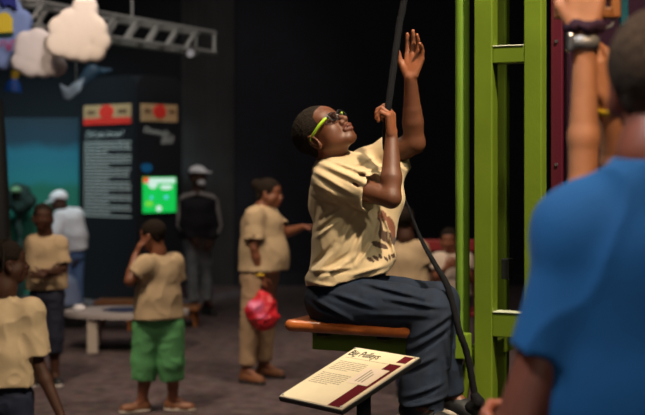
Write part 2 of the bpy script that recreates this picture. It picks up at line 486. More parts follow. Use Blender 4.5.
# ------------------------------------------------------------------ colours
SK_DARK = mat('skin_dark', (.125, .041, .018), .5, .12, 260, .12, 30, tint=True, sss=.06)
SK_DEEP = mat('skin_deep', (.060, .024, .014), .62, .05, 300, .1, 30, tint=True, spec=.3)
SK_MID = mat('skin_mid', (.21, .078, .040), .45, .05, 300, .1, 30, tint=True)
SK_TAN = mat('skin_tan', (.50, .205, .095), .5, .05, 300, .08, 30, tint=True, sss=.08)
SK_RUD = mat('skin_ruddy', (.24, .07, .04), .5, .05, 200, .1, 30, tint=True)
HAIR = mat('hair_black', (.020, .014, .010), .85, .6, 260, .3, 120, spec=.12)
HAIR_G = mat('hair_grizzled', (.075, .048, .032), .8, .9, 160, .5, 90, spec=.15)
TEE = mat('tan_cotton', (.54, .40, .235), .85, .25, 420, .06, 14, sheen=.1)
TEE2 = mat('tan_cotton_far', (.47, .35, .21), .85, .2, 200, .08, 9)
BLUE = mat('blue_jersey', (.006, .115, .33), .8, .25, 260, .08, 8, sheen=.05)
DENIM = mat('denim', (.003, .0115, .033), .78, .5, 500, .35, 22)
NAVY = mat('navy_cloth', (.010, .014, .035), .8, .2, 200, .1, 12)
GREEN_S = mat('green_cloth', (.11, .37, .14), .7, .2, 120, .15, 10)
KHAKI = mat('khaki_cloth', (.40, .27, .16), .85, .2, 160, .08, 10)
BLACKC = mat('black_cloth', (.008, .008, .011), .8, .2, 160)
GREYC = mat('grey_cloth', (.42, .39, .37), .8)
PALEJ = mat('pale_denim', (.26, .29, .31), .8, .2, 160, .4, 14)
WHITEC = mat('white_cloth', (.80, .80, .84), .8)
SHOEB = mat('shoe_black', (.012, .012, .014), .5)
SHOEW = mat('shoe_white', (.60, .58, .55), .5)
SHOEBR = mat('shoe_brown', (.22, .09, .04), .5)
SOLE = mat('sole_pale', (.45, .40, .34), .6)
SOLED = mat('sole_dark', (.02, .02, .02), .6)
FR = mat('green_paint', (.125, .185, .013), .38, .06, 60, .10, 6, spec=.4)
WOOD = mat('varnished_wood', (.42, .115, .028), .28, .06, 60, .25, 14, coat=.3)
WOOD2 = mat('warm_wood', (.36, .13, .035), .4, .08, 60, .2, 14)
PURP = mat('purple_paint', (.020, .003, .013), .4, .05, 40, .1, 5)
MAR = mat('maroon_paint', (.075, .006, .016), .35, .05, 40, .1, 5)
BLK = mat('black_plastic', (.012, .012, .013), .4)
BLKP = mat('black_panel', (.009, .009, .011), .45, .03, 30)
STEEL = mat('brushed_steel', (.55, .55, .56), .3, metal=1)
ALU = mat('aluminium', (.42, .42, .40), .35, metal=.6)
ROPE = mat('dark_rope', (.007, .007, .009), .85, .6, 400, spec=.15)
CREAM = mat('cream_card', (.72, .63, .44), .42, .03, 300, .03, 20)
INK = mat('ink', (.008, .007, .008), .9, spec=.1)
INKG = mat('grey_ink', (.30, .25, .17), .6)
MARC = mat('maroon_print', (.10, .007, .013), .9, spec=.1)
PALE = mat('pale_card', (.74, .62, .52), .5)

exec_dir = None
# ------------------------------------------------------------------ room
def room():
    # carpet
    m = bpy.data.materials.new('carpet'); m.use_nodes = True; nt = m.node_tree; b = nt.nodes['Principled BSDF']
    b.inputs['Roughness'].default_value = .92; b.inputs['Specular IOR Level'].default_value = .2
    tc = nt.nodes.new('ShaderNodeTexCoord')
    n1 = nt.nodes.new('ShaderNodeTexNoise'); n1.inputs['Scale'].default_value = 9; n1.inputs['Detail'].default_value = 6
    n2 = nt.nodes.new('ShaderNodeTexVoronoi'); n2.inputs['Scale'].default_value = 26
    nt.links.new(tc.outputs['Object'], n1.inputs['Vector']); nt.links.new(tc.outputs['Object'], n2.inputs['Vector'])
    cr = nt.nodes.new('ShaderNodeValToRGB'); cr.color_ramp.elements[0].position = .35; cr.color_ramp.elements[1].position = .68
    cr.color_ramp.elements[0].color = (.074, .054, .058, 1); cr.color_ramp.elements[1].color = (.155, .115, .118, 1)
    nt.links.new(n1.outputs['Fac'], cr.inputs['Fac'])
    mx = nt.nodes.new('ShaderNodeMix'); mx.data_type = 'RGBA'; mx.blend_type = 'MULTIPLY'; mx.inputs['Factor'].default_value = .25
    nt.links.new(cr.outputs['Color'], mx.inputs['A']); nt.links.new(n2.outputs['Color'], mx.inputs['B'])
    nt.links.new(mx.outputs['Result'], b.inputs['Base Color'])
    meta(MB().box((-9, -2, -.1), (9, 18.4, 0)).build('floor', m), kind='structure')
    wm = mat('dark_wall', (.007, .007, .014), .85, .2, 20, .15, 3)
    meta(MB().box((-1.21, 18, 0), (9, 18.3, 6)).build('wall_back', wm), kind='structure')
    meta(MB().box((-9, 18, 0), (-1.95, 18.3, 6)).build('wall_back_left', mat('teal_wall_dark', (.004, .006, .010), .9)), kind='structure')
    # grey drape wall between, gently folded
    v = []; f = []; n = 160
    for i in range(n+1):
        x = -1.95+.74*i/n
        y = 18-.05-.018*math.sin(i*.35)-.012*math.sin(i*.83+1)
        v += [(x, y, 0), (x, y, 6), ]
    for i in range(n): f.append((2*i, 2*i+2, 2*i+3, 2*i+1))
    k = len(v); v += [(-1.95, 18.3, 0), (-1.95, 18.3, 6), (-1.21, 18.3, 0), (-1.21, 18.3, 6)]
    f += [(k, k+1, k+3, k+2)]
    meta(raw('wall_back_drape', v, f, mat('grey_drape', (.045, .045, .047), .9, .4, 40, .2, 3), smooth=True), kind='structure')
    meta(MB().box((-9.2, -2, 0), (-9, 18.3, 6)).build('wall_left', wm), kind='structure')
    meta(MB().box((9, -2, 0), (9.2, 18.3, 6)).build('wall_right', wm), kind='structure')
    meta(MB().box((-9.2, -2, 6), (9.2, 18.4, 6.2)).build('ceiling', mat('ceiling_black', (.01, .01, .012), .9)), kind='structure')
    bb = mat('skirting', (.01, .011, .018), .6)
    meta(MB().box((-1.2, 17.96, 0), (9, 18, .18)).build('baseboard_back', bb), kind='structure')
room()

# ------------------------------------------------------------------ lit stage at far left
def stage():
    Y = 16.6
    a = P(-14, 118, Y); b = P(82, 300, Y)
    tm = bpy.data.materials.new('teal_backdrop'); tm.use_nodes = True; nt = tm.node_tree; bs = nt.nodes['Principled BSDF']
    bs.inputs['Roughness'].default_value = .8
    tc = nt.nodes.new('ShaderNodeTexCoord'); sp = nt.nodes.new('ShaderNodeSeparateXYZ'); nt.links.new(tc.outputs['Object'], sp.inputs[0])
    nz = nt.nodes.new('ShaderNodeTexNoise'); nz.inputs['Scale'].default_value = 3; nt.links.new(tc.outputs['Object'], nz.inputs['Vector'])
    ad = nt.nodes.new('ShaderNodeMath'); ad.operation = 'MULTIPLY_ADD'; ad.inputs[1].default_value = .18
    nt.links.new(nz.outputs['Fac'], ad.inputs[0]); nt.links.new(sp.outputs['Z'], ad.inputs[2])
    cr = nt.nodes.new('ShaderNodeValToRGB'); e = cr.color_ramp
    e.interpolation = 'EASE'
    e.elements[0].position = .0; e.elements[0].color = (.006, .10, .060, 1)
    e.elements[1].position = 1; e.elements[1].color = (.003, .016, .026, 1)
    q = e.elements.new(.60); q.color = (.006, .12, .075, 1)
    q = e.elements.new(.65); q.color = (.010, .15, .17, 1)
    q = e.elements.new(.79); q.color = (.008, .12, .17, 1)
    q = e.elements.new(.87); q.color = (.004, .025, .045, 1)
    mr = nt.nodes.new('ShaderNodeMapRange'); mr.inputs['From Min'].default_value = 0; mr.inputs['From Max'].default_value = 2.4
    nt.links.new(ad.outputs[0], mr.inputs['Value']); nt.links.new(mr.outputs['Result'], cr.inputs['Fac']); nt.links.new(cr.outputs['Color'], bs.inputs['Base Color'])
    o = MB().box((a[0]-.5, Y, 0), (b[0], Y+.08, a[2]), .01).build('painted_backdrop', tm, origin=(a[0]+.5, Y, 0))
    meta(o, 'teal and green painted scenery backdrop at the far left behind the children', 'backdrop')
    # dark round bush form with pale spot standing before it
    S = Sdf(.03); c = P(18, 196, Y-.35); ms = mat('bush_paint', (.004, .018, .012), .8, .5, 12, .3, 6)
    for dx, dz, r in ((-.12, -.04, .11), (.03, .02, .14), (.15, -.06, .10), (.02, -.12, .13)): S.ball(c+V3(dx, 0, dz), r, .05)
    S.cone(c+V3(.02, 0, -.15), V3(c[0]+.02, c[1], 0), .035, .05, .05)
    S.fold = folds(.03, 18, 3)
    o = S.mesh('bush_prop', ms, None, (c[0], c[1], 0)); meta(o, 'dark green rounded bush prop before the teal backdrop, at the left edge', 'scenery')
    q = Sdf(.02); q.ell(c+V3(.02, -.2, .08), (.07, .04, .04), None, .01); q.mesh('pale_patch', mat('pale_green', (.18, .30, .14), .7), o)
    meta(MB().box((P(-8, 0, 16.3)[0], 16.3, 0), (P(1, 0, 16.3)[0], 16.36, 1.95), .01).build('scenery_flat', mat('bright_green_flat', (.01, .22, .10), .7), origin=(P(0, 0, 16.3)[0], 16.3, 0)), 'narrow bright green scenery flat at the extreme left edge', 'scenery')
    # black sloping pole at left edge
    m = MB(); m.tube([P(-8, 150, 9.0)*V3(1, 1, 0), P(2, 235, 9.0), P(-2, 150, 9.0), P(-6, 100, 9.0)], .06, 12)
    c = P(-8, 150, 9.0)
    meta(m.build('post', mat('post_black', (.01, .012, .014), .6), None, (c[0], 9, 0), True), 'black bent post rising at the left edge of the picture', 'post')
stage()

# ------------------------------------------------------------------ truss, clouds, hanging things
def truss():
    d = nrm(V3(1.13, 2.15, 0)); n = V3(d[1], -d[0], 0)
    e = P(215, 33, 14.1); a = e-d*4.6
    E = empty('lighting_truss', (a+e)/2, 'silver box truss of tubes and diagonal webs hung above the black kiosk', 'truss')
    H = .215
    for k, (o1, z) in enumerate(((0, 0), (0, -H), (-.24, 0), (-.24, -H))):
        MB().tube([a+n*o1+V3(0, 0, z), e+n*o1+V3(0, 0, z)], .024, 10).build('chord', ALU, E, smooth=True)
    N = 13; st = 4.6/N
    for i in range(N):
        for o1 in (0, -.24):
            p = e-d*(i*st+.02)+n*o1; q = e-d*((i+.62)*st)+n*o1
            MB().tube([p+V3(0, 0, 0), q+V3(0, 0, -H)] if i else [p, p+V3(0, 0, -H)], .022, 8).build('web', ALU, E, smooth=True)
        for z in (0, -H):
            p = e-d*(i*st+.3*st)+V3(0, 0, z); MB().tube([p, p+n*-.24], .011, 8).build('cross_tube', ALU, E, smooth=True)
    for t in (1.35, 3.4):
        p = e-d*t+n*-.12; MB().tube([p+V3(0, 0, -.02), V3(p[0], p[1], 6.0)], .012, 8).build('hanger_rod', ALU, E, smooth=True)
    for t, col in ((.5, (.30, .26, .24)), (2.05, (.3, .3, .32))):
        p = e-d*t+n*.02+V3(0, 0, -H-.05)
        E2 = empty('stage_lamp', p, None, 'lamp'); E2['label'] = 'small dark stage lamp clamped under the truss at its right end' if t < 1 else 'small stage lamp clamped under the truss nearer the clouds'
        MB().tube([p+V3(0, -.05, 0), p+V3(0, .09, .01)], [.05, .035], 14).build('housing', BLK, E2, smooth=True)
        MB().tube([p+V3(0, -.055, 0), p+V3(0, -.05, 0)], .042, 14).build('lens', mat('lamp_lens', (.5, .5, .55), .1), E2, smooth=True)
        MB().tube([p+V3(-.06, 0, 0), p+V3(-.06, 0, .06), p+V3(.06, 0, .06), p+V3(.06, 0, 0)], .008, 6).build('yoke', BLK, E2)
truss()
def cloud(Y, circ, m, label, vox=.012, name='cloud_cutout', depth=.07):
    S = Sdf(vox)
    c0 = P(circ[0][0], circ[0][1], Y)
    for px, py, pr in circ:
        c = P(px, py, Y); r = pr/F*Y
        S.ell(c, (r, max(depth, r*.8), r), None, .015)
    S.clip((0, -1, 0), c0-V3(0, .045, 0), .03); S.clip((0, 1, 0), c0+V3(0, .045, 0), .03)
    E = S.mesh(name, m, None, c0)
    meta(E, label, 'cloud', 'hanging clouds')
    for px, py, pr in (circ[0], circ[-1]):
        p = P(px, py-pr*.8, Y); MB().tube([p, V3(p[0], p[1], 6)], .004, 6).build('hanging_wire', ALU, E)
    return E
cloud(10.0, [(85, 8, 13), (84, 24, 17), (94, 30, 14), (100, 42, 11), (96, 52, 10), (84, 52, 11), (72, 50, 11), (60, 44, 14), (60, 28, 12), (70, 20, 12), (78, 38, 16)],
      mat('cloud_cream', (.80, .70, .62), .8, .1, 20), 'large cream puffy cloud cutout hanging before the truss')
cloud(10.2, [(42, 50, 18), (28, 50, 14), (21, 62, 10), (31, 67, 11), (44, 67, 11), (56, 66, 11), (26, 42, 11), (38, 40, 12)],
      mat('cloud_grey', (.66, .60, .60), .8, .1, 20), 'grey lower cloud cutout hanging left of the large cream cloud')
def bluecloud():
    Y = 10.45
    E = cloud(Y, [(6, 10, 16), (20, 22, 13), (10, 40, 22), (28, 40, 10), (4, 58, 12), (-8, 30, 20), (16, 54, 13)],
              mat('cloud_blue', (.20, .28, .55), .7, .1, 20), 'pale blue cloud sign with yellow shape and red script at top left')
    y = Y-.07
    m = MB(); m.prism([P(0, 14, y), P(3, 12, y), P(8, 13, y), P(10, 16, y), P(12, 18, y), P(12, 33, y), P(0, 34, y), P(-6, 33, y), P(-6, 16, y)], (0, .03, 0))
    m.build('yellow_shape', mat('yellow_print', (.75, .55, .03), .6), E)
    m = MB(); m.prism([P(-6, 33, y), P(13, 32, y), P(13, 35, y), P(10, 36, y), P(-6, 36, y)], (0, .03, 0)); m.build('dark_base', mat('dark_green_print', (.01, .05, .03), .6), E)
    m = MB(); m.prism([P(-4, -6, y-.02), P(14, -6, y-.02), P(16, 9, y-.02), P(9, 4, y-.02), P(4, 6, y-.02)], (0, .05, 0)); m.build('navy_pennant', mat('navy_print', (.012, .02, .22), .6), E)
    t = text('ngs', .12, INK, shear=.3); place_text(t, P(-1, 47, y-.015), V3(1, 0, 0), V3(0, 0, 1), mat('red_print', (.45, .02, .12), .6), E, 'red_script')
def text(s, size, m, shear=0, bold=0):
    c = bpy.data.curves.new('txt', 'FONT'); c.body = s; c.size = size; c.shear = shear; c.extrude = .0003; c.offset = bold
    o = bpy.data.objects.new('txt', c); COL.objects.link(o)
    dg = bpy.context.evaluated_depsgraph_get(); dg.update()
    me = bpy.data.meshes.new_from_object(o.evaluated_get(dg)); bpy.data.objects.remove(o)
    return me
def place_text(me, pos, ux, uy, m, parent, name):
    ux = nrm(ux); uy = nrm(uy); n = np.cross(ux, uy); off = wloc(parent)
    for v in me.vertices:
        v.co = Vector(tuple(np.array(pos)-off+ux*v.co.x+uy*v.co.y+n*v.co.z))
    me.materials.clear(); me.name = name
    return link(name, me, m, parent)
bluecloud()
def hangers():
    Y = 13.5
    c = P(14, 80, Y); E = empty('hanging_lantern', c, 'small hanging prop with yellow cap over a blue cone, below the blue cloud', 'hanging prop')
    MB().tube([P(16, 71, Y), P(14, 79, Y)], [.05, .035], 12).build('yellow_cap', mat('yellow_prop', (.7, .45, .04), .5), E, smooth=True)
    MB().tube([P(14, 79, Y), P(13.5, 84, Y), P(13, 92, Y)], [.035, .075, .09], 16).build('blue_cone', mat('blue_prop', (.01, .09, .45), .5), E, smooth=True)
    MB().tube([P(16, 71, Y), V3(P(16, 71, Y)[0], Y, 6)], .005, 6).build('wire', ALU, E)
    # pale spray-like hanging prop
    c = P(72, 88, Y); E = empty('hanging_bird', c, 'pale blue winged prop hanging between the clouds and the kiosk', 'hanging prop')
    S = Sdf(.012); S.chain([P(62, 88, Y), P(68, 94, Y), P(76, 88, Y), P(84, 78, Y)], [.015, .05, .045, .012], .02, flat=(0, 1, 0), fs=.4)
    S.cone(P(68, 94, Y), P(60, 84, Y), .03, .008, .02)
    S.mesh('body', mat('pale_blue_prop', (.45, .60, .75), .5), E)
    W = Sdf(.014); W.chain([P(74, 88, Y+.05), P(92, 72, Y+.1), P(112, 70, Y+.2)], [.05, .06, .02], .03, flat=(0, 1, 0), fs=.3)
    W.mesh('wing', mat('dim_blue_prop', (.02, .07, .13), .5), E)
    MB().tube([P(76, 88, Y), V3(P(76, 88, Y)[0], Y, 6)], .005, 6).build('wire', ALU, E)
hangers()

# ------------------------------------------------------------------ kiosk
def kiosk():
    C = P(136, 170, 15.5); Lp = P(79, 170, 16.2); Rp = P(182, 170, 16.0)
    top = 2.74
    E = empty('information_kiosk', ((Lp+Rp)/2)*V3(1, 1, 0), 'tall black information kiosk with rounded top, text panels and green screen', 'kiosk')
    def panel(a, b, name, r=.16):
        a = a*V3(1, 1, 0); b = b*V3(1, 1, 0); d = nrm(b-a); L = np.linalg.norm(b-a); n = V3(d[1], -d[0], 0)
        poly = [a, b]+[b-d*r+V3(0, 0, top-r)+r*(d*math.cos(t)+V3(0, 0, math.sin(t))) for t in np.linspace(0, PI/2, 8)]
        poly += [a+d*r+V3(0, 0, top-r)+r*(-d*math.cos(t)+V3(0, 0, math.sin(t))) for t in np.linspace(PI/2, 0, 8)]
        MB().prism(poly, -n*.35).build(name, BLKP, E)
        return a, d, n, L
    PL = panel(Lp, C, 'left_panel'); PR = panel(C, Rp, 'right_panel')
    MB().prism([Lp*V3(1, 1, 0)+V3(.1, .45, 0), Rp*V3(1, 1, 0)+V3(-.1, .45, 0), Rp*V3(1, 1, 0)+V3(-.1, .2, 0), C*V3(1, 1, 0)+V3(0, .4, 0), Lp*V3(1, 1, 0)+V3(.1, .2, 0)], (0, 0, top-.12)).build('core', BLKP, E)
    def loc(PN, t, z, o=.006): a, d, n, L = PN; return a+d*L*t+n*o+V3(0, 0, z)
    def slab(PN, t0, t1, z0, z1, m, name, o=.01, par=None):
        return MB().prism([loc(PN, t0, z0, o), loc(PN, t1, z0, o), loc(PN, t1, z1, o), loc(PN, t0, z1, o)], -PN[2]*(o-.001)).build(name, m, par or E)
    z = lambda py, Y=15.9: EYE-(py-HY)/F*Y
    tanp = mat('tan_print', (.42, .25, .12), .6); redp = mat('red_print2', (.65, .03, .02), .5)
    for PN, t0, t1 in ((PL, .10, .92), (PR, .10, .88)):
        h = slab(PN, t0, t1, z(122), z(105), tanp, 'header_sign', .012)
        if PN is PL: slab(PN, t0, t1, z(124.5), z(118), redp, 'red_band', .016, h)
        w = (t0+t1)/2; 
        a, d, n, L = PN
        poly = [loc(PN, w+.13*math.cos(t)*(1 if PN is PL else 1.1), z(112)+.085*math.sin(t), .02) for t in np.linspace(0, 2*PI, 18)[:-1]]
        MB().prism(poly, -n*.006).build('red_emblem', redp, h)
        MB().prism([loc(PN, t0+.06, z(114), .018), loc(PN, w-.2, z(114), .018), loc(PN, w-.2, z(110), .018), loc(PN, t0+.06, z(110), .018)], -n*.004).build('dark_wording', mat('brown_print', (.14, .06, .03), .6), h)
        MB().prism([loc(PN, w+.2, z(114), .018), loc(PN, t1-.06, z(114), .018), loc(PN, t1-.06, z(110), .018), loc(PN, w+.2, z(110), .018)], -n*.004).build('dark_wording', mat('brown_print', (.14, .06, .03), .6), h)
    pr = mat('pale_print', (.46, .45, .42), .6)
    me = text('Did you know?', .115, pr, .35); place_text(me, loc(PL, .12, z(137)), PL[1], V3(0, 0, 1), pr, E, 'heading')
    me = text('Donnelly', .11, pr, .4); place_text(me, loc(PR, .14, z(133)), nrm(PR[1]-V3(0, 0, .12)), V3(0, 0, 1), pr, E, 'heading')
    me = text('Ball', .13, pr, .4); place_text(me, loc(PR, .52, z(144)), nrm(PR[1]+V3(0, 0, .08)), V3(0, 0, 1), pr, E, 'heading')
    prd = mat('dim_print', (.42, .41, .38), .7)
    rows = MB(); rnd = random.Random(3)
    y = 141.5; ln = 0; para = [4, 1, 3, 0, 3, 4, 1, 4, 1, 4]
    short = {3, 7, 11, 15, 18, 21}
    while y < 216:
        end = .92 if ln not in short else .55
        t = .10
        while t < end-.03:
            w = rnd.uniform(.04, .11); t1 = min(t+w, end)
            rows.prism([loc(PL, t, z(y+1.5)), loc(PL, t1, z(y+1.5)), loc(PL, t1, z(y)), loc(PL, t, z(y))], -PL[2]*.004); t = t1+.018
        y += 3.35; ln += 1
    o = rows.build('paragraph_text', prd, E); o['kind'] = 'stuff'
    # screen
    sc = slab(PR, .10, .86, z(213), z(176), BLK, 'screen_bezel', .02)
    def em(n, c, s): return mat(n, (0, 0, 0), .5, emit=c, estr=s)
    def pix(t0, t1, y0, y1, m, name, o): MB().prism([loc(PR, t0, z(y1), o), loc(PR, t1, z(y1), o), loc(PR, t1, z(y0), o), loc(PR, t0, z(y0), o)], -PR[2]*.002).build(name, m, sc)
    pix(.12, .84, 177, 212, em('screen_green', (.005, .50, .07), 1.1), 'screen_field', .023)
    pix(.14, .82, 178, 183, em('screen_white', (.55, .75, .65), 1.1), 'score_banner', .025)
    pix(.13, .24, 177.5, 182.5, em('screen_red', (.8, .05, .01), 1), 'red_badge', .027)
    for t, yy, rx, ry, w in ((.33, 183.5, .1, 5, 'screen_white'), (.62, 187, .14, 2.5, 'screen_white'), (.46, 208, .06, 3, 'screen_white'), (.62, 197, .05, 2, 'screen_blue'), (.25, 203, .09, 3, 'screen_yel'), (.3, 197, .03, 2, 'screen_blue')):
        m = em('screen_blue', (.1, .6, .7), 1) if w == 'screen_blue' else em('screen_yel', (.15, .65, .05), 1) if w == 'screen_yel' else MATS['screen_white']
        poly = [loc(PR, t+rx*math.cos(q), z(yy)+ry*.0122*math.sin(q), .028) for q in np.linspace(0, 2*PI, 14)[:-1]]
        MB().prism(poly, -PR[2]*.002).build('picture_patch', m, sc)
    poly = [loc(PR, .22+.12*math.cos(q), z(168)+.055*math.sin(q), .012) for q in np.linspace(0, 2*PI, 18)[:-1]]
    MB().prism(poly, -PR[2]*.008).build('blue_button', mat('blue_button', (.01, .12, .28), .4), E)
    # paler rounded cap over right panel
    S = Sdf(.02); S.cone(P(134, 84, 15.75), P(168, 88, 16.05), .07, .06, .03); S.mesh('grey_cap', mat('grey_cap', (.10, .085, .07), .5), E)
kiosk()

# ------------------------------------------------------------------ low table and stools
def furniture():
    Y = 11.4; c = P(120, 355, Y); c[2] = 0
    zt = EYE-(313-HY)/F*Y
    tm = mat('pale_laminate', (.44, .40, .40), .4, .03, 20)
    E = empty('low_table', (c[0], Y+.3, 0), 'low round pale table with square white legs beside the black kiosk', 'table')
    cx, cy = c[0]+.02, Y+.24
    n = 40; R1, R2 = .56, .40
    poly = [V3(cx+R1*math.cos(2*PI*k/n), cy+R2*math.sin(2*PI*k/n), zt-.04) for k in range(n)]
    MB().prism(poly, (0, 0, .04)).build('tabletop', tm, E)
    for dx, dy in ((-.25, -.28), (.30, -.25), (-.32, .28), (.30, .28)):
        MB().box((cx+dx-.045, cy+dy-.045, 0), (cx+dx+.045, cy+dy+.045, zt-.04), .006).build('leg', mat('cream_leg', (.50, .44, .38), .5), E)
    # things on it
    S = Sdf(.012); S.ell((cx+.02, cy-.02, zt), (.24, .2, .022), None, .01); S.clip((0, 0, -1), (0, 0, zt)); S.fold = folds(.006, 30, 2)
    meta(S.mesh('folded_cloth', mat('blue_dark_cloth', (.012, .022, .075), .7), None, (cx+.02, cy, zt)), 'dark blue cloth lying flat on the low pale table', 'cloth')
    S = Sdf(.008); p = V3(cx-.40, cy-.12, zt); S.ell(p+V3(0, 0, .028), (.06, .05, .035), None, .01); S.clip((0, 0, -1), p)
    meta(S.mesh('white_bag', WHITEC, None, p), 'small white crumpled packet at the left side of the low table', 'packet')
    # tub behind table; its pale blue colour stands for the glow there
    p = P(67, 312, 13.2); 
    E3 = empty('storage_tub', (p[0], 13.3, 0), 'pale blue translucent storage tub on a dark stand behind the low table', 'tub')
    z1 = EYE-(306-HY)/F*13.2
    MB().box((p[0]-.17, 13.15, 0), (p[0]+.17, 13.45, z1), .01).build('stand', BLK, E3)
    S = Sdf(.012); S.cone(V3(p[0]-.02, 13.3, z1+.03), V3(p[0]-.02, 13.3, z1+.2), .15, .11, .01); S.clip((0, 0, -1), (0, 0, z1)); S.mesh('tub', mat('tub_blue_glow', (.42, .55, .85), .4), E3)
    # wooden stools
    for k, (px, py, yy, lab) in enumerate(((116, 300, 13.1, 'red brown wooden stool standing before the kiosk behind the table'), (181, 306, 13.4, 'small red brown stool half hidden behind the child in green shorts'))):
        p = P(px, py, yy); E2 = empty('stool', (p[0], yy, 0), lab, 'stool', 'wooden stools')
        w = .16
        for dx, dy in ((-w, -w), (w, -w), (-w, w), (w, w)):
            MB().tube([V3(p[0]+dx, yy+dy, 0), V3(p[0]+dx*.8, yy+dy*.8, p[2]-.03)], .02, 8).build('leg', WOOD2, E2)
        MB().box((p[0]-.2, yy-.2, p[2]-.035), (p[0]+.2, yy+.2, p[2]), .012).build('seat', WOOD2, E2)
        MB().box((p[0]-.14, yy-.15, p[2]*.45), (p[0]+.14, yy-.13, p[2]*.45+.03), .004).build('stretcher', WOOD2, E2)
furniture()

# ------------------------------------------------------------------ green pulley frame
U = nrm(V3(.90, -.43, 0)); W = V3(-U[1], U[0], 0); ZZ = V3(0, 0, 1)   # W points away
O = P(474, 170, 4.70)*V3(1, 1, 0)
def fb(mb, u0, u1, w0, w1, z0, z1, bev=.004):
    c = O+U*(u0+u1)/2+W*(w0+w1)/2+ZZ*(z0+z1)/2
    return mb.obox(c, [U, W, ZZ], ((u1-u0)/2, (w1-w0)/2, (z1-z0)/2), bev)
def frame():
    E = empty('pulley_tower', O+U*.12+W*.2, 'bright green painted steel frame of tall posts beside the seated boy', 'tower')
    HT = 3.6
    fb(MB(), 0, .068, 0, .068, 0, HT).build('post', FR, E)
    fb(MB(), .186, .250, 0, .068, 0, HT).build('post', FR, E)
    fb(MB(), -.07, -.016, .42, .48, 0, HT).build('post', FR, E)
    fb(MB(), .07, .13, .42, .48, 0, HT).build('post', FR, E)
    for z0, z1 in ((1.983, 2.043), (1.0, 1.088), (.20, .28), (3.3, 3.36)):
        o = fb(MB(), .068, .186, .004, .064, z0, z1).build('rail', FR, E)
        fb(MB(), .070, .184, .0, .064, z1, z1+.004, .001).build('edge_strip', mat('pale_strip', (.62, .66, .50), .35), o)  # pale strip along the top of each rail
    for z0 in (.9, .1, 3.2):
        fb(MB(), -.034, .020, .060, .42, z0, z0+.06).build('rail', FR, E)
    for z0 in (.1, 3.2): fb(MB(), .11, .20, .060, .42, z0, z0+.06).build('rail', FR, E)
    # round guide pipe, the frame's green lightened to look lit
    g = P(462.5, 170, 4.80)*V3(1, 1, 0)
    MB().tube([g+ZZ*.955, g+ZZ*HT], .026, 24).build('guide_pipe', mat('green_paint_lit', (.17, .30, .03), .35, .04, 60, .1, 6), E, smooth=True)
    # foot
    MB().obox(O+U*.1+W*.24+ZZ*.03, [U, W, ZZ], (.155, .32, .03), .008).build('base_plate', FR, E)
    MB().tube([O+U*-.02+W*.03+ZZ*.95, O+U*-.20+W*.05+ZZ*.06], .02, 10).build('brace', FR, E, smooth=True)
    for z in (1.2, 2.35):
        fb(MB(), .07, .10, .10, .16, z, z+.075, .003).build('latch_block', BLK, E)
    for z in (2.0, 1.03, 1.3, 1.75):
        c = O+U*.218+W*-.004+ZZ*z
    # cable inside
    MB().tube(spline([O+U*.15+W*.2+ZZ*2.3, O+U*.165+W*.2+ZZ*2.2, O+U*.19+W*.2+ZZ*2.14]), .003, 6).build('cable', STEEL, E)
frame()
def purple_station():
    o0 = O+U*.262
    E = empty('pulley_board', o0+U*.4, 'dark purple board with maroon edge post, right of the green frame', 'board')
    def pb(u0, u1, w0, w1, z0, z1, b=.004):
        c = O+U*(u0+u1)/2+W*(w0+w1)/2+ZZ*(z0+z1)/2
        return MB().obox(c, [U, W, ZZ], ((u1-u0)/2, (w1-w0)/2, (z1-z0)/2), b)
    pb(.262, .305, .075, .125, 0, 3.6).build('edge_post', MAR, E)
    pb(.305, 1.25, .095, .12, .1, 3.6).build('board', PURP, E)
    pb(.318, .334, .08, .095, .1, 3.6).build('inner_trim', PURP, E)
    pb(.272, 1.25, .06, .17, 0, .1).build('foot_rail', MAR, E)
    for z in (2.06, 1.62, 1.2, .7):
        c = O+U*.284+W*.075+ZZ*z; MB().tube([c, c-W*.006], .006, 10).build('bolt', STEEL, E)
purple_station()
def lift_seat():
    p0 = P(282, 320, 4.72); zt = p0[2]
    E = empty('lift_seat', p0*V3(1, 1, 0)+U*.3+W*.13+ZZ*zt, 'varnished orange wooden seat board on a green beam, under the seated boy', 'seat')
    S = Sdf(.005)
    for a, b in (((.03, .03), (.50, .03)), ((.03, .22), (.50, .22)), ((.03, .03), (.03, .22)), ((.5, .03), (.5, .22))):
        pa = p0+U*a[0]+W*a[1]-ZZ*.021; pb = p0+U*b[0]+W*b[1]-ZZ*.021
        S.cone(pa, pb, .03, None, .004, flat=ZZ, fs=.8)
    for w in np.arange(.05, .22, .02):
        S.cone(p0+U*.03+W*w-ZZ*.021, p0+U*.50+W*w-ZZ*.021, .03, None, .004, flat=ZZ, fs=.8)
    S.clip(ZZ, p0-ZZ*.0, .002); S.clip(-ZZ, p0-ZZ*.042, .002)
    S.mesh('seat_board', WOOD, E)
    b0 = P(312, 170, 4.90)*V3(1, 1, 0); zb = zt-.042
    e0 = O-U*.004+W*.0
    L = (e0-b0)@U
    c = b0+U*L/2
    MB().obox(b0+U*L/2+W*.03+ZZ*(zb-.045), [U, W, ZZ], (L/2, .03, .045), .004).build('support_beam', mat('green_paint_brightened', (.15, .24, .018), .38, .06, 60, .10, 6), E)  # frame green brightened in the colour to offset the shade under the seat
    MB().obox(b0+U*.10+W*-.02+ZZ*(zb-.01), [U, W, ZZ], (.02, .11, .01), .003).build('bracket', BLK, E)
    MB().obox(b0+U*.34+W*-.02+ZZ*(zb-.01), [U, W, ZZ], (.02, .11, .01), .003).build('bracket', BLK, E)
    return zt
ZSEAT = lift_seat()

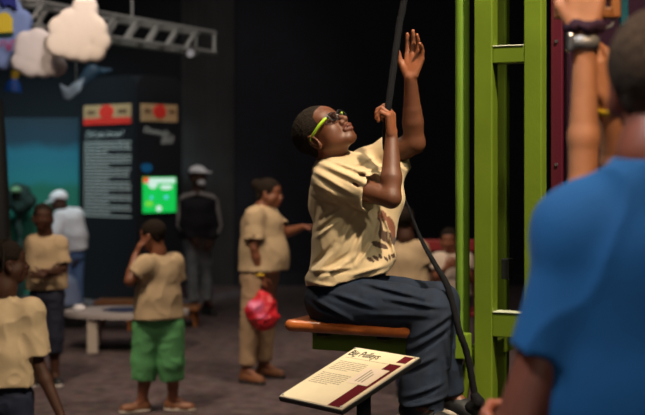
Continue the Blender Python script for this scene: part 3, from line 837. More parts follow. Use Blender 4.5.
# ------------------------------------------------------------------ sign
def sign():
    tl, tr_, bl, br = V3(.0888, 4.2, 1.031), V3(.295, 3.974, 1.031), V3(-.1207, 3.97, .904), V3(.0616, 3.724, .904)
    c = (tl+tr_+bl+br)/4; u = nrm((tr_-tl)+(br-bl)); d = (bl-tl)+(br-tr_); d = nrm(d-(d@u)*u); n = nrm(np.cross(u, -d))
    if n[2] < 0: n = -n
    w, h = .147, .167
    E = empty('reading_sign', (c[0]+.03, c[1]+.02, 0), 'tilted cream information sign reading Big Pulleys on a black post', 'sign')
    MB().obox(c-n*.0085, [u, d, n], (w+.003, h+.003, .007), .002).build('tray', BLK, E)
    pl = MB().obox(c+n*.000, [u, d, n], (w, h, .002), .001).build('sign_plate', mat('pale_edge', (.55, .5, .42), .3), E)
    MB().obox(c+n*.0025, [u, d, n], (w-.004, h-.004, .0006)).build('printed_sheet', CREAM, E)
    def q(a, b, o=.0036): return c+u*(a-.5)*2*w+d*(b-.5)*2*h+n*o       # 0..1 coordinates on the sheet
    def quad(pts, m, name, o=.0036): return MB().prism([q(a, b, o) for a, b in pts], -n*.0004).build(name, m, E)
    quad([(.77, .985), (.95, .985), (.95, .60), (.77, .60)], MARC, 'maroon_panel')
    quad([(.90, .60), (.95, .60), (.95, .30), (.90, .30)], MARC, 'maroon_line')
    quad([(.77, .30), (.95, .30), (.95, .19), (.77, .19)], MARC, 'maroon_square')
    quad([(.82, .15), (.96, .15), (.96, .03), (.82, .03)], MARC, 'maroon_square')
    quad([(.58, .60), (.885, .60), (.885, .31), (.58, .31)], PALE, 'pale_picture_box', .0042)
    m = text('Big Pulleys', .046, INK, 0, .0002)
    xs = [v.co.x for v in m.vertices]; k = (.47*2*w)/(max(xs)-min(xs))
    for v in m.vertices: v.co.x *= k; v.co.y *= 1.0
    place_text(m, q(.05, .155, .0038), u, -d, INK, E, 'title')
    L = MB(); rnd = random.Random(5)
    for r0, r1, st in ((.27, .45, .030), (.50, .70, .030)):
        b = r0
        while b < r1:
            a = .08; e = .54 if b+st < r1 else .38
            while a < e:
                a1 = min(a+rnd.uniform(.02, .07), e)
                L.prism([q(a, b, .0035), q(a1, b, .0035), q(a1, b+.010, .0035), q(a, b+.010, .0035)], -n*.0003); a = a1+.012
            b += st
    a = .08
    while a < .76:
        L.prism([q(a, .195, .0035), q(a+.025, .195, .0035), q(a+.025, .203, .0035), q(a, .203, .0035)], -n*.0003); a += .034
    o = L.build('paragraph_text', INKG, E); o['kind'] = 'stuff'
    L = MB()
    for k in range(3): L.prism([q(.66+.05*k, .56, .0046), q(.68+.05*k, .56, .0046), q(.68+.05*k, .34+.03*k, .0046), q(.66+.05*k, .34+.03*k, .0046)], -n*.0003)
    L.build('caption_lines', INKG, E)
    for a, b in ((.03, .03), (.97, .03), (.03, .97), (.97, .97)):
        MB().tube([q(a, b, .001), q(a, b, .006)], .004, 10).build('screw', STEEL, E)
    pc = c+V3(.045, .015, 0)
    MB().box((pc[0]-.022, pc[1]-.022, .012), (pc[0]+.022, pc[1]+.022, .94), .003).build('post', BLK, E)
    MB().box((pc[0]-.16, pc[1]-.16, 0), (pc[0]+.16, pc[1]+.16, .012), .003).build('base_plate', BLK, E)
sign()

# ------------------------------------------------------------------ rope
def rope():
    up = spline([P(425, -140, 4.86), P(404, 0, 4.76), P(399.3, 25, 4.74), P(389.6, 97, 4.66), P(386, 118, 4.65), P(384, 134, 4.67), P(385, 152, 4.72), P(392, 174, 4.78), P(404, 197, 4.80), P(420.5, 238, 4.72), P(436, 266, 4.60), P(448, 288, 4.50), P(459, 330, 4.46), P(467, 354, 4.46), P(475, 396, 4.47)], 10)
    rr = []
    for i, p in enumerate(up):
        py = HY-(p[2]-EYE)*F/p[1]
        r = .0125 if py < 110 else .0125-(.0065)*min(1, (py-110)/20) if py < 150 else .005+.0065*min(1, max(0, (py-215)/70))
        rr.append(r*(1+.06*math.sin(i*2.2)))
    o = MB().tube(up, rr, 14).build('rope', ROPE, None, tuple(up[-1]), True)
    meta(o, 'thick dark pull rope running down through the seated boy\'s hands past his knee', 'rope')
    S = Sdf(.004); e = up[-1]
    S.chain([e, e+V3(.012, -.01, -.02), e+V3(-.012, .01, -.04), e+V3(.01, 0, -.06), e+V3(-.004, 0, -.14)], [.017, .02, .02, .016, .009], .006)
    S.mesh('end_knot', ROPE, o)
rope()

# ------------------------------------------------------------------ the seated boy
def boy():
    Y = 4.8
    sn = nrm
    hf = V3(.56, -.47, .68); hu = V3(-.66, .2, .70)
    J = dict(head=(322.5, 134, -.03), neck=(335, 162, -.02), shR=(333, 181, -.125), shL=(366, 168, .13),
             elR=(391, 198, -.23), wrR=(391.5, 137, -.165), elL=(414, 143, .02), wrL=(410.5, 78, -.05),
             chest=(353, 192, 0), pelvis=(345, 287, 0), hem=(350, 277, 0),
             hipR=(338, 302, -.09), hipL=(348, 300, .07), knR=(434, 312, -.27), knL=(438, 303, -.10), anR=(420, 404, -.28), anL=(446, 392, -.08))
    def bx(B, J, L):
        # collar bone, larger deltoids
        B.cone(J['elL'], (J['elL']+J['wrL'])/2, .037, .032, .01)
        B.cone(J['shL'], J['elL'], .048, .037, .02)
        # jowl
    def sx(S, J, L, tf, tr):
        # loose cloth: belly roll over the lap, cloth stretched to the raised far arm, pulled creases
        def q(px, py, dy): return P(px, py, Y+dy)
        S.cone(q(386, 258, -.08), q(372, 268, -.12), .035, .04, .06)
        S.cone(q(318, 283, -.02), q(330, 278, -.13), .042, .045, .04)
        S.cone(q(326, 172, -.03), q(322, 205, .0), .05, .05, .05)
        S.cone(q(398, 166, .06), q(394, 200, .0), .028, .03, .05)
        S.cone(q(394, 200, .0), q(384, 235, -.02), .03, .04, .05)
    def lx(T, J, tf, tr):
        def q(px, py, dy): return P(px, py, Y+dy)
        # baggy shins, cuff bunching, seat
        T.cone(J['knR'], q(424, 384, -.27), .074, .080, .02)
        T.cone(q(424, 384, -.27), q(421, 400, -.27), .082, .078, .02)
        T.cone(J['knL'], q(441, 385, -.08), .066, .062, .02)
        T.cone(q(330, 300, -.02), q(340, 300, -.02), .095, .09, .04)
        T.cone(q(345, 303, -.10), q(400, 307, -.19), .088, .080, .03)
        T.cone(q(350, 296, .05), q(400, 298, -.03), .080, .072, .03)
    # far hand: open, fingers up and right, thumb left of the rope
    cL = [(.1, .15, .1), (.15, .2, .1), (.25, .3, .2), (.4, .4, .3)]
    cR = [(.55, 1.2, .9), (.7, 1.3, .9), (.85, 1.35, .8), (1.0, 1.4, .7)]
    D = dict(J=J, tf=(.90, -.43, 0), hf=hf, hu=hu, hs=1.02, s=1.0, vox=.0045, bvox=.0030, org=(P(350, 170, Y)[0], Y, ZSEAT),
             r=dict(depth=.112, wide=1.30, waist=1.0, hemw=1.06, uparm=.044, elbow=.035, wrist=.0225, thigh=.080, knee=.058, calf=.055, hipw=.9, neck=.92),
             skin=SK_DARK, palm=(2.3, 2.2, 2.0), eyes=True, hair=HAIR, hvox=.003, hthick=.0035, ease=.018, sleeve=.62, sleever=1.22,
             hand=dict(L=((.20, .08, 1), (-.55, -.83, .1), -1, cL, 1.06, dict(spread=.07, thumb=(1.0, .75, .35))),
                       R=((-.05, .06, 1), (-.80, .30, 0), -1, cR, 1.04, dict(spread=.03, thumb=(.85, .3, .6)))),
             foot=dict(L=(.85, -.45, -.2), R=(.8, -.55, -.2)), shirt=TEE, lower=DENIM, lower_name='jeans', len=1.97, flare=1.05, shoe=SHOEB, sole=SOLE, z0=None,
             body_extra=bx, shirt_extra=sx, lower_extra=lx, hemn=(.2, 0, -1), lease=.014,
             fold=creased(folds(.0028, 34, 11, (1, 1, .6)), Y, [
                 (320, 163, 366, 184, .009, .010), (316, 172, 350, 192, .008, .008), (330, 160, 372, 176, .007, .008), (316, 184, 344, 199, .007, .008), (314, 194, 338, 204, .006, .007),
                 (342, 206, 320, 224, .008, .009), (338, 218, 317, 235, .008, .008), (356, 212, 336, 246, .008, .009), (336, 246, 314, 270, .011, .010), (366, 222, 352, 254, .010, .009),
                 (352, 254, 322, 274, .010, .010), (374, 236, 356, 262, .008, .008), (308, 279, 338, 283, .008, .008), (312, 268, 350, 264, .007, .007), (350, 272, 384, 262, .007, .008),
                 (378, 204, 388, 230, .007, .007), (388, 230, 394, 258, .007, .007), (362, 206, 372, 222, .006, .007), (380, 212, 374, 240, .006, .006), (320, 206, 318, 228, .005, .007),
                 (352, 165, 372, 158, .006, .007), (356, 172, 384, 166, .006, .007)], Y+.05),
             lfold=creased(folds(.0035, 34, 21), Y-.1, [
                 (314, 298, 350, 316, .009, .009), (318, 310, 356, 320, .007, .008), (330, 290, 372, 302, .008, .009), (362, 280, 420, 292, .009, .009), (384, 294, 436, 300, .008, .008), (370, 310, 424, 308, .006, .009),
                 (404, 342, 442, 318, .010, .010), (408, 330, 446, 306, .008, .009), (402, 360, 430, 346, .007, .009), (400, 396, 442, 386, .010, .008), (400, 386, 436, 372, .008, .008), (402, 405, 444, 400, .008, .007), (440, 330, 450, 380, .006, .01)], Y+.1))
    E, J3, L, A = person('boy in tan T-shirt, jeans and green glasses sitting on the wooden seat pulling a rope', Y, D)
    r, f, u = A
    # eyeglasses
    gm = mat('glasses_black', (.012, .012, .014), .25); lime = mat('lime_plastic', (.42, .68, .03), .4)
    rings = MB()
    for q in (-1, 1):
        pts = []
        for k in range(25):
            t = 2*PI*k/24; rx = .024*(abs(math.cos(t))**.7)*(1 if math.cos(t) > 0 else -1); rz = .0165*(abs(math.sin(t))**.7)*(1 if math.sin(t) > 0 else -1)
            pts.append(L(q*.032+rx, .101-abs(q*.032+rx)*.12, .001+rz))
        rings.tube(pts, .0024, 8)
    rings.tube([L(-.009, .103, .006), L(0, .108, .008), L(.009, .103, .006)], .0026, 8)
    g = rings.build('eyeglasses', gm, E, smooth=True)
    g['label'] = 'black framed eyeglasses with lime green temples'
    for q in (-1, 1):
        o = MB().tube([L(q*.060, .086, .010), L(q*.068, .079, .010), L(q*.080, .055, .008), L(q*.083, .02, .004), L(q*.082, -.004, .002), L(q*.080, -.02, -.012)], [.0045, .0055, .0055, .005, .0035, .003], 8).build('temple', lime, g, smooth=True)
        c = [L(q*.032+.022*math.cos(t), .100-abs(q*.032)*.12, .001+.015*math.sin(t)) for t in np.linspace(0, 2*PI, 20)[:-1]]
        gl = MATS.get('lens_glass')
        if gl is None:
            gl = bpy.data.materials.new('lens_glass'); gl.use_nodes = True; b = gl.node_tree.nodes['Principled BSDF']
            b.inputs['Transmission Weight'].default_value = 1; b.inputs['Roughness'].default_value = .0; b.inputs['IOR'].default_value = 1.04
            MATS['lens_glass'] = gl
        MB().prism(c, f*.0012).build('lens', gl, g)
    # print on the shirt front: dark figure and lettering, laid over the front by projection onto the shirt surface
    sh = [c for c in E.children if c.name.startswith('shirt')][0]
    me = sh.data; n = len(me.vertices); co = np.empty(n*3, np.float32); me.vertices.foreach_get('co', co); co = co.reshape(-1, 3)+np.array(E.location)
    no = np.empty(n*3, np.float32); me.vertices.foreach_get('normal', no); no = no.reshape(-1, 3)
    tfv = nrm((.9, -.43, 0)); trv = np.cross(tfv, ZZ)
    c0 = P(352, 235, Y)
    a = (co-c0)@trv; z = co[:, 2]-c0[2]
    front = (no@tfv) > .15
    col = np.ones((n, 4), np.float32)
    def blob(a0, z0, ra, rz, rot, c):
        ca, sa = math.cos(rot), math.sin(rot); x = (a-a0)*ca+(z-z0)*sa; y = -(a-a0)*sa+(z-z0)*ca
        w = front & ((x/ra)**2+(y/rz)**2 < 1); col[w, :3] = c
    dk = (.13, .08, .075); rd = (.32, .13, .10)
    blob(.015, -.005, .05, .020, .5, dk); blob(.035, .045, .014, .05, .15, dk); blob(.02, .075, .022, .020, 0, rd); blob(-.01, .03, .018, .045, -.3, rd)
    blob(.06, -.03, .035, .012, .3, dk); blob(-.03, -.02, .04, .014, -.2, dk)
    for k in range(15): blob(.115-.017*k, -.080+.005*(k % 3), .0065, .010, .5*(k % 3-1), dk)
    at = me.color_attributes.new('tint', 'FLOAT_COLOR', 'POINT'); at.data.foreach_set('color', col.ravel())
    tm = mat('tan_cotton_printed', (.56, .415, .24), .85, .25, 420, .06, 14, tint=True, sheen=.1)
    me.materials[0] = tm
    # seams: sleeve hem ring and neck rib
    a3, b3 = J3['shR'], J3['elR']; en = a3+(b3-a3)*.60; d = nrm(b3-a3); p = nrm(np.cross(d, V3(0, 0, 1))); q2 = np.cross(d, p)
    return E
boy()

# ------------------------------------------------------------------ man in blue, near right
def blueman():
    Y = 2.15
    def bluex(S, J, L, tf, tr):
        for q in 'LR': S.cone(J['neck']-V3(0, 0, .045), J['sh'+q]+V3(0, 0, .01), .062, .052, .06)
        S.cone(P(628, 285, Y), P(628, 430, Y), .11, .11, .04)
    D = dict(J=dict(head=(664, 84, .02), neck=(660, 158, -.02), shL=(585, 238, 0), shR=(745, 236, 0), elL=(519, 440, -.02), elR=(800, 420, .03),
                    wrL=(506, 449, .32), wrR=(760, 470, .3), chest=(664, 262, 0), pelvis=(664, 500, 0), hem=(664, 520, 0),
                    hipL=(615, 560, 0), hipR=(715, 560, 0), knL=(612, 830, .0), knR=(716, 830, .02), anL=(612, 1080, 0), anR=(716, 1080, 0)),
             tf=(.12, .99, 0), hf=(.30, .95, 0), hu=(0, 0, 1), hs=1.06, s=1.12, vox=.006, bvox=.005,
             r=dict(depth=.118, wide=1.45, waist=.97, hemw=1.05, uparm=.045, elbow=.041, wrist=.031, thigh=.085, knee=.06, calf=.058, neck=1.15),
             skin=SK_RUD, palm=(1.8, 1.9, 1.8), eyes=True, hair=HAIR_G, hvox=.005, hthick=.013, ease=.020, sleeve=.57, sleever=.93,
             hand=dict(L=((-.35, .75, .35), (.7, .3, .2), 1, (.8, 1.1, .6), 1.1), R=((-.2, .9, .1), (-.9, 0, 0), -1, (.8, 1.1, .6), 1.05)),
             foot=dict(L=(0, 1, 0), R=(.1, 1, 0)), shirt=BLUE, lower=NAVY, len=1.97, shoe=SHOEB, sole=SOLE,
             fold=folds(.008, 17, 31, (1, 1, .5)), shirt_extra=bluex)
    person('man in royal blue T-shirt standing with his back turned at the right edge', Y, D)
blueman()

# ------------------------------------------------------------------ hidden person with raised arms
def raised():
    Y = 2.75
    D = dict(J=dict(head=(640, 245, .10), neck=(640, 300, .08), shL=(588, 318, .08), shR=(690, 318, .10), elL=(583, 186, -.05), elR=(619, 190, .10),
                    wrL=(585, 34, -.05), wrR=(608, 100, .0), chest=(640, 365, .08), pelvis=(640, 500, .08), hem=(640, 520, .08),
                    hipL=(610, 540, .08), hipR=(670, 540, .08), knL=(612, 710, .08), knR=(668, 710, .08), anL=(612, 885, .08), anR=(668, 885, .08)),
             tf=(0, 1, 0), hf=(-.1, .9, .3), hu=(0, -.3, 1), hs=.92, s=.88, vox=.007, bvox=.0035,
             r=dict(depth=.105, wide=1.4, uparm=.042, elbow=.0335, wrist=.0245, thigh=.08),
             skin=SK_TAN, eyes=True, hair=HAIR, hairkind='long', ease=.016, sleeve=.5,
             hand=dict(L=((.02, .05, 1), (.1, 1, 0), 1, (.3, .8, .5), 1.15, dict(thumb=(.9, .6, .2))), R=((-.08, -.05, 1), (-.3, .9, 0), 1, [(.0, .1, .1), (.3, .4, .3), (.5, .6, .4), (.6, .8, .4)], .98, dict(thumb=(.9, .4, .1)))),
             foot=dict(L=(0, 1, 0), R=(0, 1, 0)), shirt=TEE2, lower=NAVY, len=1.95, shoe=SHOEB, sole=SOLE)
    E, J, L, A = person('person with both tanned arms raised to a wooden block, wearing a steel watch', Y, D)
    # watch on the near wrist
    w, e = J['wrL'], J['elL']; d = nrm(w-e); x = nrm(np.cross(V3(0, 1, 0), d)); x = x if x[0] > 0 else -x; y = np.cross(d, x)
    def ring(c, rx, ry, tube, m, name, par, n=28, lump=0):
        pts = [c+x*rx*math.cos(t)+y*ry*math.sin(t)+d*lump*math.sin(5*t) for t in np.linspace(0, 2*PI, n)]
        return MB().tube(pts, [tube*(1+(.18*math.sin(7*t) if lump else 0)) for t in np.linspace(0, 2*PI, n)], 10).build(name, m, par, smooth=True)
    c = P(584, 43, Y-.05)
    wt = MB()
    strap = []
    n = 30
    for k in range(n):
        t = 2*PI*k/n; rr = .0290
        for (dz, ro) in ((-.013, 0), (.013, 0), (.013, .003), (-.013, .003)):
            strap.append(c+(x*math.cos(t)+y*math.sin(t))*(rr+ro)+d*dz)
    f = []
    for k in range(n):
        for j in range(4): f.append((4*k+j, 4*k+(j+1) % 4, 4*((k+1) % n)+(j+1) % 4, 4*((k+1) % n)+j))
    wo = raw('wristwatch', strap, f, mat('strap_metal', (.34, .32, .30), .45, .2, 200, metal=.5), E, smooth=True); wo['label'] = 'steel wristwatch with grey strap'
    cc = c-x*.031-y*.006
    MB().obox(cc, [x, y, d], (.006, .017, .019), .004).build('watch_case', STEEL, wo)
    MB().obox(cc-x*.0065, [x, y, d], (.001, .013, .015), .0005).build('watch_face', BLK, wo)
    o = ring(P(585, 27.5, Y-.05), .031, .031, .0125, mat('plum_velvet', (.035, .006, .022), .8, .6, 120), 'hair_tie', E, 60, .003); o['label'] = 'dark plum scrunchie worn on the wrist'
    w2, e2 = J['wrR'], J['elR']; d2 = nrm(w2-e2)
    c = w2-d2*.018; x2 = nrm(np.cross(V3(0, 1, 0), d2)); y2 = np.cross(d2, x2)
    st = []
    for k in range(n):
        t = 2*PI*k/n
        for dz, ro in ((-.008, 0), (.008, 0), (.008, .002), (-.008, .002)): st.append(c+(x2*math.cos(t)+y2*math.sin(t))*(.0265+ro)+d2*dz)
    b = raw('wristband', st, f, mat('yellow_band', (.80, .55, .03), .5), E, smooth=True); b['label'] = 'yellow paper wristband'
    # the wooden block they hold
    q = lambda px, py, dy=0: P(px, py, Y+dy)
    H = empty('wooden_block', q(590, 0, .06), 'orange wooden pulley block frame held up by the tanned hands, top right', 'pulley block')
    def bar(x0, x1, y0, y1, name):
        a = q(x0, y1, .04); b = q(x1, y0, .04); MB().box((a[0], a[1], a[2]), (b[0], a[1]+.04, b[2]), .003).build(name, WOOD2, H)
    bar(557, 565, -60, 17, 'side_bar'); bar(612, 621, -60, 17, 'side_bar'); bar(565, 612, 7, 17, 'cross_bar'); bar(565, 612, -60, -50, 'cross_bar'); bar(601, 606, -50, 7, 'centre_bar')
    for (x0, x1) in ((563, 572), (614, 606)):
        MB().tube(spline([q(x0, 17, .06), q((x0+x1)/2-2*(1 if x0 < x1 else -1), 25, .05), q(x1, 28, .03)]), .003, 8).build('cord', mat('grey_cord', (.2, .2, .2), .6), H, smooth=True)
    MB().tube([q(589, -60, .06), V3(q(589, 0)[0], Y+.06, 3.6)], .008, 8).build('hanging_rope', ROPE, H, smooth=True)
    t = MB(); a = P(621, 28, 3.3); b = P(629, -200, 3.3); t.box((a[0], 3.3, a[2]), (b[0], 3.33, 6.0), .004)
    meta(t.build('webbing_strap', mat('teal_webbing', (.01, .19, .27), .6, .2, 100), None, (a[0], 3.3, a[2])), 'flat teal strap hanging at the top right beside the wooden block', 'strap')
raised()

# ------------------------------------------------------------------ far people
def far():
    rel = (.35, .5, .3); rl = dict
    # woman with red bag
    D = dict(J=dict(head=(269, 193, 0), neck=(263, 208, 0), shR=(255, 217, -.15), shL=(268, 215, .15), elR=(254, 248, -.20), wrR=(261, 276, -.17),
                    elL=(285, 233, .06), wrL=(303, 227, -.08), chest=(262, 227, 0), pelvis=(262, 266, 0), hem=(263, 270, 0),
                    hipR=(256, 278, -.08), hipL=(263, 278, .08), knR=(251, 322, -.10), knL=(265, 322, .10), anR=(247, 370, -.12), anL=(264, 364, .15)),
             tf=(.92, -.38, 0), hf=(.95, -.25, -.1), hu=(.1, 0, 1), hs=.98, s=.98,
             r=dict(depth=.150, wide=1.18, waist=1.02, belly=.13, hemw=1.08, uparm=.052, thigh=.098, knee=.070, calf=.060),
             skin=SK_MID, eyes=True, hair=HAIR, hairkind='bun', sleeve=.72, ease=.016,
             hand=dict(R=((.1, 0, -1), (0, .9, .1), 1, (1.0, 1.3, .7)), L=((.95, -.2, .05), (0, -.2, -1), -1, (.15, .25, .2), .95)),
             foot=dict(L=(.8, -.4, 0), R=(.7, -.6, 0)), shirt=TEE2, lower=KHAKI, len=1.86, shoe=SHOEBR, sole=SOLED)
    E, J, L, A = person('woman in tan shirt and khaki trousers holding a red bag, one arm reaching right', 9.9, D)
    c = J['wrR']+V3(-.005, 0, .01)
    pts = [c+V3(math.cos(t)*.032, math.sin(t)*.032, 0) for t in np.linspace(0, 2*PI, 20)]
    MB().tube(pts, .009, 8).build('wristband', mat('yellow_band', (.8, .55, .03), .5), E, smooth=True)['label'] = 'yellow wristband'
    b = P(262, 292, 9.72)
    S = Sdf(.008)
    S.chain([b, P(264, 303, 9.72), P(264, 316, 9.72)], [.02, .075, .105], .04); S.ell(P(256, 310, 9.68), (.09, .06, .07), None, .04); S.ell(P(270, 318, 9.70), (.075, .06, .045), None, .03)
    S.fold = folds(.018, 40, 8)
    S.paint = [(P(257, 306, 9.62), (.05, .06, .045), (1.2, 8, 9), .4), (P(262, 316, 9.6), (.04, .06, .025), (1.2, 6, 7), .4), (P(250, 303, 9.62), (.03, .06, .03), (1.2, 9, 10), .4)]
    red = mat('red_plastic', (.62, .02, .035), .35, .3, 60, .15, 20, tint=True)
    o = S.mesh('plastic_bag', red, None, b)
    meta(o, 'red plastic shopping bag with white print hanging from the woman\'s hand', 'bag')
    MB().tube([P(262, 292, 9.72), P(262, 283, 9.73)], .012, 8).build('handle', red, o, smooth=True)
    # boy in green shorts, hand to face
    D = dict(J=dict(head=(153, 235, 0), neck=(158, 252, 0), shL=(146, 266, -.10), shR=(173, 263, .10), elL=(130, 281, -.14), wrL=(136, 255, -.06),
                    elR=(176, 290, .14), wrR=(152, 292, .22), chest=(158, 277, 0), pelvis=(160, 312, 0), hem=(159, 318, 0),
                    hipL=(149, 326, .0), hipR=(168, 326, 0), knL=(145, 362, 0), knR=(171, 362, 0), anL=(142, 402, 0), anR=(173, 399, .04)),
             tf=(-.80, .60, 0), hf=(-.88, .42, -.16), hu=(-.05, 0, 1), hs=.90, s=.84,
             r=dict(depth=.132, wide=1.15, waist=1.04, belly=.09, hemw=1.1, uparm=.050, elbow=.042, wrist=.030, thigh=.105, knee=.060, calf=.058, ankle=.036),
             skin=SK_MID, eyes=True, hair=HAIR, sleeve=.62, ease=.02, sleever=1.2,
             hand=dict(L=((.30, .1, .9), (.8, .5, .2), 1, (.3, .5, .4), .8), R=((-.9, .2, .2), (-.2, -.8, 0), -1, rel, .8)),
             foot=dict(L=(-.7, -.3, 0), R=(.6, -.1, 0)), shirt=TEE2, lower=GREEN_S, lower_name='shorts', len=1.40, flare=1.28, lease=.022, shoe=SHOEBR, sole=SOLE)
    person('boy in tan T-shirt and long green shorts raising a hand to his face', 8.6, D)
    # child with crossed arms
    D = dict(J=dict(head=(43, 217, 0), neck=(45, 232, 0), shR=(33, 244, 0), shL=(59, 244, 0), elR=(32, 272, -.03), wrR=(50, 272, -.15),
                    elL=(64, 268, -.03), wrL=(42, 276, -.16), chest=(46, 252, 0), pelvis=(47, 286, 0), hem=(47, 289, 0),
                    hipL=(54, 296, 0), hipR=(40, 296, 0), knL=(54, 338, 0), knR=(40, 338, 0), anL=(55, 376, 0), anR=(38, 377, 0)),
             tf=(.12, -.99, 0), hf=(.35, -.92, 0), hu=(.05, 0, 1), hs=.92, s=.86,
             r=dict(depth=.095, wide=1.45, thigh=.075, uparm=.040), skin=SK_DEEP, eyes=True, hair=HAIR, sleeve=.8, ease=.02,
             hand=dict(R=((.95, -.1, .1), (0, .9, 0), 1, rel, .8), L=((-.95, -.1, .1), (0, .9, 0), -1, rel, .8)),
             foot=dict(L=(.4, -.9, 0), R=(-.1, -1, 0)), shirt=TEE2, lower=NAVY, lower_name='shorts', len=1.35, flare=1.25, shoe=SHOEB, sole=SHOEW)
    person('child in tan T-shirt and dark shorts standing with arms folded', 9.7, D)
    # braided child at left edge
    D = dict(J=dict(head=(7, 262, 0), neck=(5, 288, -.01), shR=(31, 312, -.05), shL=(-22, 312, .05), elR=(38, 362, -.04), wrR=(62, 418, -.10),
                    elL=(-30, 365, .04), wrL=(-25, 420, 0), chest=(5, 325, 0), pelvis=(5, 380, 0), hem=(4, 384, 0),
                    hipL=(-8, 400, 0), hipR=(16, 400, 0), knL=(-8, 455, 0), knR=(18, 455, 0), anL=(-8, 500, 0), anR=(18, 500, 0)),
             tf=(.45, .88, 0), hf=(.85, .42, 0), hu=(0, 0, 1), hs=.95, s=.88, vox=.006,
             r=dict(depth=.110, wide=1.35, thigh=.085, uparm=.040), skin=SK_DEEP, eyes=True, hair=HAIR, sleeve=.82, sleever=1.25, ease=.022,
             hand=dict(R=((.3, -.1, -.9), (-.8, 0, 0), -1, rel, .85), L=((0, 0, -1), (.8, 0, 0), 1, rel, .85)),
             foot=dict(L=(.3, .9, 0), R=(.5, .8, 0)), shirt=TEE2, lower=NAVY, len=1.9, shoe=SHOEB, sole=SHOEW)
    E, J, L, A = person('child with short braids and tan T-shirt seen from behind at the left edge', 6.3, D)
    rnd = random.Random(2); B = MB(); hairp = [c for c in E.children if c.name.startswith('hair')][0]
    for k in range(46):
        th = rnd.uniform(0, 2*PI); ph = rnd.uniform(.1, 1.5)
        d = V3(math.cos(th)*math.sin(ph), math.sin(th)*math.sin(ph), math.cos(ph))
        r_, f_, u_ = A; n = r_*d[0]+f_*d[1]+u_*d[2]
        if (f_@n) > .8: continue
        p = L(0, -.012, .03)+n*.085; q = p+n*.014-u_*.018; e = q-u_*.035+n*.006; e2 = e-u_*.02
        B.tube([p, q, e, e2], [.007, .0075, .006, .004], 6)
    B.build('braid', HAIR, hairp, smooth=True)['kind'] = 'stuff'
    # man in black with pale cap
    D = dict(J=dict(head=(198, 177, 0), neck=(198, 192, 0), shR=(186, 202, 0), shL=(211, 202, 0), elR=(183, 226, -.05), wrR=(192, 240, -.14),
                    elL=(216, 226, 0), wrL=(212, 242, -.10), chest=(198, 209, 0), pelvis=(198, 238, 0), hem=(198, 238, 0),
                    hipR=(193, 244, 0), hipL=(204, 244, 0), knR=(192, 274, -.05), knL=(206, 275, .05), anR=(194, 303, -.08), anL=(207, 301, .05)),
             tf=(.2, -.98, 0), hf=(.75, -.6, 0), hu=(0, 0, 1), hs=1.05, s=1.04, vox=.009,
             r=dict(depth=.11, wide=1.5), skin=SK_DEEP, eyes=True, hair=HAIR, sleeve=1.95, ease=.026,
             hand=dict(R=((.7, -.5, -.5), (0, .8, 0), 1, rel), L=((-.5, -.5, -.5), (0, .8, 0), -1, rel)),
             foot=dict(L=(.5, -.8, 0), R=(0, -1, 0)), shirt=BLACKC, lower=PALEJ, len=1.9, shoe=SHOEB, sole=SOLED)
    E, J, L, A = person('man in black jacket with pale sleeve stripes, white cap and pale jeans', 14.35, D)
    r, f, u = A
    S = Sdf(.008); S.ell(L(0, -.005, .055), (.088, .105, .07), A, .01); S.clip(-u, L(0, 0, .045)); S.ell(L(0, .12, .05), (.07, .07, .012), A, .02); S.mesh('cap', WHITEC, E)['label'] = 'white cap'
    S = Sdf(.008); S.ell(L(.02, .07, -.06), (.055, .045, .035), A, .01); S.mesh('face_mask', WHITEC, E)['label'] = 'white face mask pulled to the chin'
    for sd in 'LR':
        a, b, w = J['sh'+sd], J['el'+sd], J['wr'+sd]
        sgn = nrm(V3(1 if sd == 'L' else -1, -.5, .1))
        off = sgn*.062
        nb = J['neck']+sgn*.02+V3(0, -.07, -.015)
        MB().tube([nb, a+V3(0, -.05, .06)+sgn*.02, a+off+V3(0, 0, .02), (a+b)/2+off*.98, b+off*.9, (b+w)/2+off*.75], [.022, .026, .024, .024, .022, .016], 8).build('sleeve_stripe', GREYC, E, smooth=True)
    # person in white far left
    D = dict(J=dict(head=(59, 201, -.05), neck=(64, 211, 0), shR=(60, 217, -.10), shL=(76, 215, .08), elR=(55, 234, -.22), wrR=(47, 250, -.25),
                    elL=(82, 236, .05), wrL=(78, 256, -.05), chest=(69, 220, 0), pelvis=(72, 246, .05), hem=(72, 248, .05),
                    hipR=(68, 254, 0), hipL=(77, 254, .08), knR=(67, 280, 0), knL=(77, 280, .08), anR=(67, 306, 0), anL=(78, 305, .1)),
             tf=(-.75, -.6, 0), hf=(-.7, -.6, -.3), hu=(-.25, -.1, 1), hs=1.0, s=1.0, vox=.010,
             r=dict(depth=.125, wide=1.35), skin=SK_DEEP, eyes=True, sleeve=1.5, ease=.03,
             hand=dict(R=((-.4, -.2, -.8), (.8, 0, 0), -1, rel), L=((-.2, -.2, -.9), (-.8, 0, 0), 1, rel)),
             foot=dict(L=(-.5, -.8, 0), R=(-.7, -.6, 0)), shirt=WHITEC, lower=mat('blue_jeans', (.12, .22, .45), .8), len=1.9, shoe=SHOEB, sole=SOLED)
    E, J, L, A = person('person in white hooded top and white cap leaning before the teal backdrop', 14.6, D)
    S = Sdf(.008); S.ell(L(0, -.005, .035), (.092, .108, .088), A, .01); S.clip(-A[2]*.9+A[1]*.4, L(0, 0, .025)); S.ell(L(0, .11, .035), (.07, .06, .012), A, .02); S.mesh('cap', WHITEC, E)['label'] = 'white cap'
